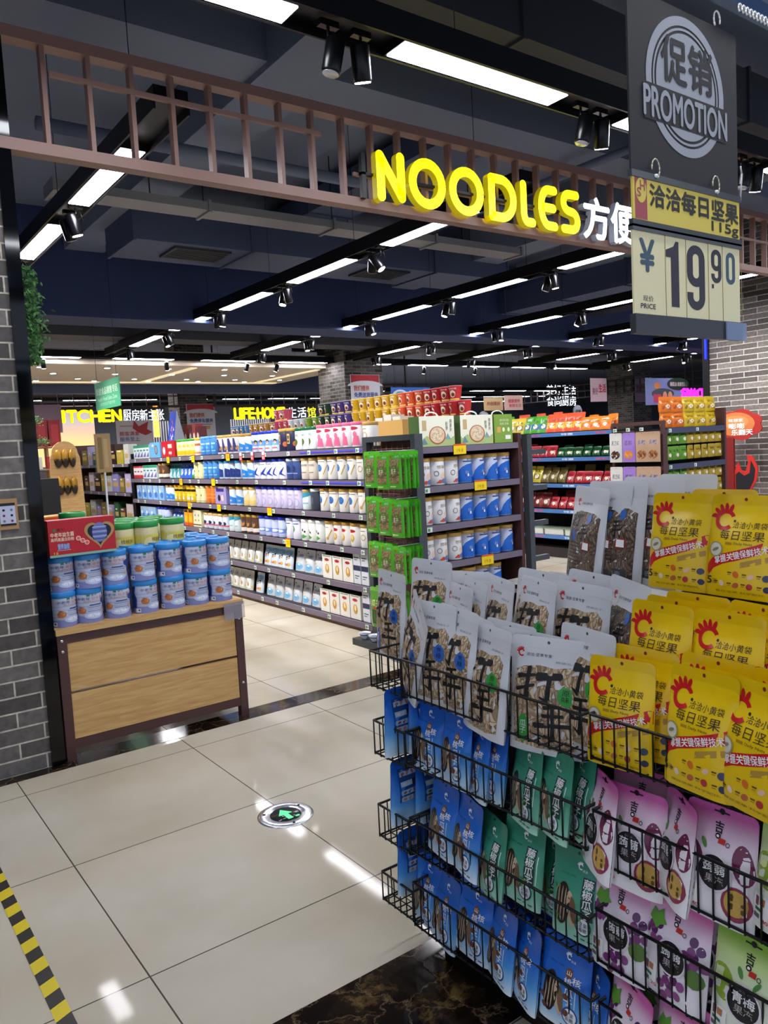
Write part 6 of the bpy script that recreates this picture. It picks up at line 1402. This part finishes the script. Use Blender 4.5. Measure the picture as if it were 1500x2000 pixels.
# ================================================================= far shop fronts
def lattice(y, x0, x1, z0, z1, label, dz=.25, st=.38):
    e = empty('sign_lattice', ((x0+x1)/2, y, z0), label, 'lattice', None)
    o = e.location; q = MB(); m = M('#4a3c38', .5)
    for z in (z0, z1): q.box((x0-o.x, -.03, z-z0), (x1-o.x, .03, z-z0+.06), m)
    z = z0+dz
    while z < z1-.1: q.box((x0-o.x, -.012, z-z0), (x1-o.x, .012, z-z0+.025), m); z += dz
    x = x0
    while x < x1: q.box((x-.012-o.x, -.012, 0), (x+.012-o.x, .012, z1-z0), m); x += st
    for x in (x0+.05, x1-.05): q.box((x-.02-o.x, -.02, 0), (x+.02-o.x, .02, 4.7-z0), m)
    q.obj('lattice_bars', e); return e
lattice(21, 3, 8.5, 2.85, 3.45, 'far brown lattice above the kitchen sign', .3)
lattice(21, 9.5, 16.5, 2.85, 3.45, 'far brown lattice above the life home sign', .3)
# right side lattice running back
e = empty('sign_lattice', (24.9, 17, 2.95), 'distant dark lattice on the right running toward the back', 'lattice')
q = MB(); m = M('#3a3230', .5)
for z in (0, .25, .5): q.box((-.03, -6, z), (.03, 8, z+.04), m)
y = -6
while y < 8: q.box((-.02, y, 0), (.02, y+.03, .54), m); y += .36
q.obj('lattice_bars', e)
e = empty('sign_lattice', (17.2, 9.0, 2.75), 'dark lattice above the oil advert beside the brick wall', 'lattice')
q = MB()
for z in (0, .28, .56): q.box((-1.2, -.02, z), (3.2, .02, z+.04), m)
x = -1.2
while x < 3.2: q.box((x, -.02, 0), (x+.03, .02, .58), m); x += .32
q.obj('lattice_bars', e)
e = empty('shop_sign', (6.5, 20.9, 2.5), 'distant glowing yellow KITCHEN sign with white characters', 'sign')
q = MB(); q.box((-1.6, -.0, .28), (1.5, .09, .36), M('#3a3230', .5)); q.obj('mounting_bar', e)
YE2 = M('#f2e800', .4, 0, 1.3); WE2 = M('#e8f2ff', .4, 0, 1.6)
for ch, (a, b) in zip('KITCHEN', [(4.96, 5.26), (5.30, 5.37), (5.42, 5.66), (5.68, 5.97), (6.01, 6.26), (6.3, 6.52), (6.56, 6.8)]): letter3d(ch, a, b, 2.5, 2.8, 20.85, YE2, YS, e, .05)
for i, ch in enumerate('厨房新主张'): letter3d(ch, 6.85+i*.225, 7.06+i*.225, 2.5, 2.8, 20.85, WE2, M('#8a94a4', .5), e, .0, .05, 'character')
e = empty('shop_sign', (11, 20.9, 2.48), 'distant glowing yellow LIFE HOME sign', 'sign')
q = MB(); q.box((-1.0, -.0, .28), (1.8, .09, .38), M('#3a3230', .5)); q.obj('mounting_bar', e)
for ch, (a, b) in zip('LIFE·HOME', [(10.05, 10.2), (10.22, 10.29), (10.32, 10.48), (10.5, 10.68), (10.7, 10.75), (10.78, 10.98), (11.0, 11.24), (11.27, 11.5), (11.53, 11.7)]): letter3d(ch, a, b, 2.48 if ch != '·' else 2.6, 2.79 if ch != '·' else 2.66, 20.85, YE2, YS, e, .05)
for i, ch in enumerate('生活馆'): letter3d(ch, 11.8+i*.34, 12.1+i*.34, 2.48, 2.79, 20.85, YE2 if i == 2 else WE2, M('#8a94a4', .5), e, .0, .05, 'character')
e = empty('shop_sign', (11.9, 7.6, 2.0), 'glowing magenta SNACK letters behind the brick wall edge', 'sign')
MG = M('#f020e8', .4, 0, 1.6)
for i, ch in enumerate('SNACK'): letter3d(ch, 17.45+i*.22, 17.63+i*.22, 2.27, 2.5, 11.3, MG, MG, e, .03)
q = MB(); q.bar((5.7, 3.72, .5), (5.7, 3.72, 2.7), .008, DKM); q.bar((6.0, 3.72, .5), (6.0, 3.72, 2.7), .008, DKM); q.box((5.5, 3.72, .47), (6.7, 3.75, .51), DKM); q.obj('hanger_rod', e)
q = MB(); q.box((11.25, 6.87, 2.55), (11.272, 6.90, 2.85), M('#1420f0', .4, 0, 2.0)); tag(q.obj('blue_neon_edge'), 'short glowing blue strip on the edge of the brick wall', 'light')
e = empty('shop_sign', (27.5, 24, 3.0), 'far white glowing two-line sign beyond the right lattice', 'sign')
q = MB()
for x in (-.7, .8): q.bar((x, -.05, .3), (x, -.05, 1.7), .01, DKM)
q.box((-.95, -.06, .28), (1.1, -.03, .32), DKM); q.obj('hanger_rod', e)
for j, t in enumerate(('美好生活', '食尚厨房')): 
    for i, ch in enumerate(t): letter3d(ch, 26.6+i*.5, 27.05+i*.5, 3.35-.5*j, 3.78-.5*j, 23.9, WE2, M('#8a94a4', .5), e, .0, .05, 'character')
for x0, x1, z in ((4.96, 8.0, 2.79), (10.05, 12.8, 2.78)):
    pass
# kitchen shop interior: warm sunset panel, striped panels, pale ceiling beyond
def flat(nm, a, b, m, label, cat):
    q = MB(); q.box(a, b, m); return tag(q.obj(nm), label, cat)
m, nt, b = nodes('sunset_mural'); tc = N(nt, 'ShaderNodeTexCoord'); s = N(nt, 'ShaderNodeSeparateXYZ'); nt.links.new(tc.outputs['Object'], s.inputs[0])
no = N(nt, 'ShaderNodeTexNoise'); no.inputs['Scale'].default_value = 1.2; nt.links.new(tc.outputs['Object'], no.inputs['Vector'])
ad = N(nt, 'ShaderNodeMath', operation='MULTIPLY_ADD'); ad.inputs[1].default_value = .6; nt.links.new(no.outputs[0], ad.inputs[0]); nt.links.new(s.outputs['Z'], ad.inputs[2])
mr = N(nt, 'ShaderNodeMapRange'); mr.inputs['From Min'].default_value = 2.4; mr.inputs['From Max'].default_value = 3.5; nt.links.new(ad.outputs[0], mr.inputs[0])
rp = ramp(nt, [(0, '#f2c88a'), (.35, '#d8b49c'), (.6, '#b8b4bc'), (1, '#c2a490')]); nt.links.new(mr.outputs[0], rp.inputs[0]); nt.links.new(rp.outputs[0], b.inputs['Base Color']); nt.links.new(rp.outputs[0], b.inputs['Emission Color']); b.inputs['Emission Strength'].default_value = .55
flat('lit_mural', (4.2, 25, .0), (7.3, 25.1, 3.2), m, 'warm backlit cloud mural inside the kitchen shop', 'mural')
flat('striped_panel', (8.2, 23.5, .0), (10.0, 23.6, 2.6), stripe_mat('striped', '#20242c', '#c8ccd4', 4.0), 'black and white striped panel under the kitchen sign', 'panel')
flat('striped_panel', (11.2, 23.5, .0), (12.6, 23.6, 2.6), stripe_mat('striped2', '#20242c', '#c8ccd4', 4.0), 'black and white striped panel under the life home sign', 'panel')
flat('hanging_banner', (4.6, 20.78, 2.25), (5.28, 20.8, 2.95), M('#c8a8bc', .6), 'pinkish white hanging banner left of the kitchen sign', 'banner')
flat('lamp_strip', (7.7, 20.97, 2.05), (7.85, 21.0, 2.9), M('#f2b04a', .5, 0, 1.5), 'small orange lit strip below the kitchen sign', 'light')
# items near the left column: wooden wine shelf, gift boxes, bonsai
e = empty('slanted_shelf', (2.75, 11.3, 0), 'slanted wooden shelf with boxes beside the dark unit', 'shelving')
q = MB(); 
for x in (-.35, -.05, .25): q.add([(x-.015, -.15, 0), (x+.015, -.15, 0), (x+.015, .25, 1.75), (x-.015, .25, 1.75), (x-.015, .35, 0), (x+.015, .35, 0), (x+.015, .35, 1.75), (x-.015, .35, 1.75)], [(0, 1, 2, 3), (5, 4, 7, 6), (4, 0, 3, 7), (1, 5, 6, 2), (3, 2, 6, 7)], WOOD)
q.obj('slanted_upright', e)
for z in (1.72, 1.42, 1.12, .8): q = MB(); q.box((-.42, -.1+z*.2, z-.02), (.32, .35, z), M('#b8a898', .5)); q.obj('shelf', e)
for i in range(3):
    q = MB(); q.box((0, 0, 0), (.15, .1, .36), M('#9c1f26', .4)); q.box((.03, -.002, .05), (.12, 0, .3), M('#b83238', .4)); tag(q.obj('wine_box', None, (2.36+i*.17, 11.35, 1.721)), 'tall red wine box on the slanted shelf, %s from the left' % ordn(i+1), 'box', 'red wine boxes')
for i in range(9):
    q = MB(); z = (1.42, 1.12, .8)[i//3]; c = ['#d8d2c8', '#a82a30', '#c8b83a', '#2f5a3c', '#e2e0da'][i % 5]; q.box((0, 0, 0), (.17, .08, .16), M(c, .4)); q.box((.02, -.002, .04), (.12, 0, .09), M('#3a2a24', .4)); tag(q.obj('small_carton', None, (2.38+(i % 3)*.23, 11.2, z+.001)), 'small carton on the slanted shelf, %s in tier %s from the top' % (ordn(i % 3+1), ['two', 'three', 'four'][i//3]), 'box', 'cartons on the slanted shelf')
e = empty('arched_rack', (2.62, 10.3, 0), 'arched wooden rack hung with gold bags near the brick column', 'display rack')
q = MB(); pts = [(-.22, 0), (.22, 0), (.18, 1.55)] + [(.16*math.cos(t), 1.6+.16*math.sin(t)) for t in [i*PI/8 for i in range(9)]] + [(-.18, 1.55)]
q.prism(pts, 'Y', .02, .05, WOOD); q.obj('board', e)
for j, z in enumerate((1.36, 1.02)):
    for i in range(3):
        crumple('gold_bag', .10, .23, .06, M('#a87c20', .3, .3), M('#2a1c14', .4), (2.53+i*.085, 10.295, z+.08), .3*i, 'gold and black bag, %s from the left, %s hook row of the arched rack' % (ordn(i+1), ['upper', 'lower'][j]), 'bag', 'gold bags on the arched rack', i+j*3)
e = empty('bonsai', (1.95, 9.0, 1.35), 'small potted branch with green tufts behind the brick column', 'plant')
q = MB(); q.path([(0, 0, 0), (.03, 0, .2), (.0, 0, .38), (.05, 0, .52), (.03, 0, .66)], .01, M('#3a2a20')); q.path([(.01, 0, .3), (.12, 0, .36)], .007, M('#3a2a20')); q.obj('branch', e)
for i in range(480):
    if i % 160 == 0: q = MB()
    c = Vector([(.12, 0, .38), (.06, 0, .6), (.0, 0, .5)][i//160])+Vector((rn.gauss(0, .035), rn.gauss(0, .03), rn.gauss(0, .02))); d = Vector((rn.uniform(-1, 1), rn.uniform(-1, 1), rn.uniform(-1, 1))).normalized()*.012; n = d.orthogonal()*.4
    q.add([c-d, c+n, c+d, c-n], [(0, 1, 2, 3)], FM[i % 3])
    if i % 160 == 159: q.obj('leaf_tuft', e)
q = MB(); q.lathe([(.05, -.02), (.07, .05), (.065, .06)], M('#4a3a34', .4), 16); q.obj('pot', e)
q = MB(); q.box((1.75, 8.8, 0), (2.15, 9.3, 1.33), PANELB); tag(q.obj('plant_stand'), 'black plinth under the potted branch', 'plinth')
# shelves far back so that aisles are not empty
for i, (x, y0, y1, c) in enumerate([(12.6, 9.5, 17, '#3c3a44'), (15.5, 9.5, 17, '#44404a'), (18.6, 11, 18, '#3c3a44')]):
    e = empty('shelving_gondola', (x+.4, (y0+y1)/2, 0), 'distant shelving gondola, %s behind the snack aisle' % ordn(i+1), 'shelving')
    q = MB(); q.box((-.4, (y0-y1)/2, 0), (.4, (y1-y0)/2, 1.4), M(c, .5)); q.obj('carcass', e)
    for z in (.3, .7, 1.1, 1.4): q = MB(); q.box((-.45, (y0-y1)/2, z-.03), (.45, (y1-y0)/2, z+.01), RAILG); q.obj('shelf', e)
e = empty('shelving_gondola', (6.5, 17.5, 0), 'distant shelving gondola below the kitchen sign', 'shelving')
q = MB(); q.box((-3, -.4, 0), (3.5, .4, 1.4), M('#4a4448', .5)); q.obj('carcass', e)
q = MB(); q.box((-3, -.45, 1.38), (3.5, .45, 1.42), RAILG); q.obj('shelf', e)
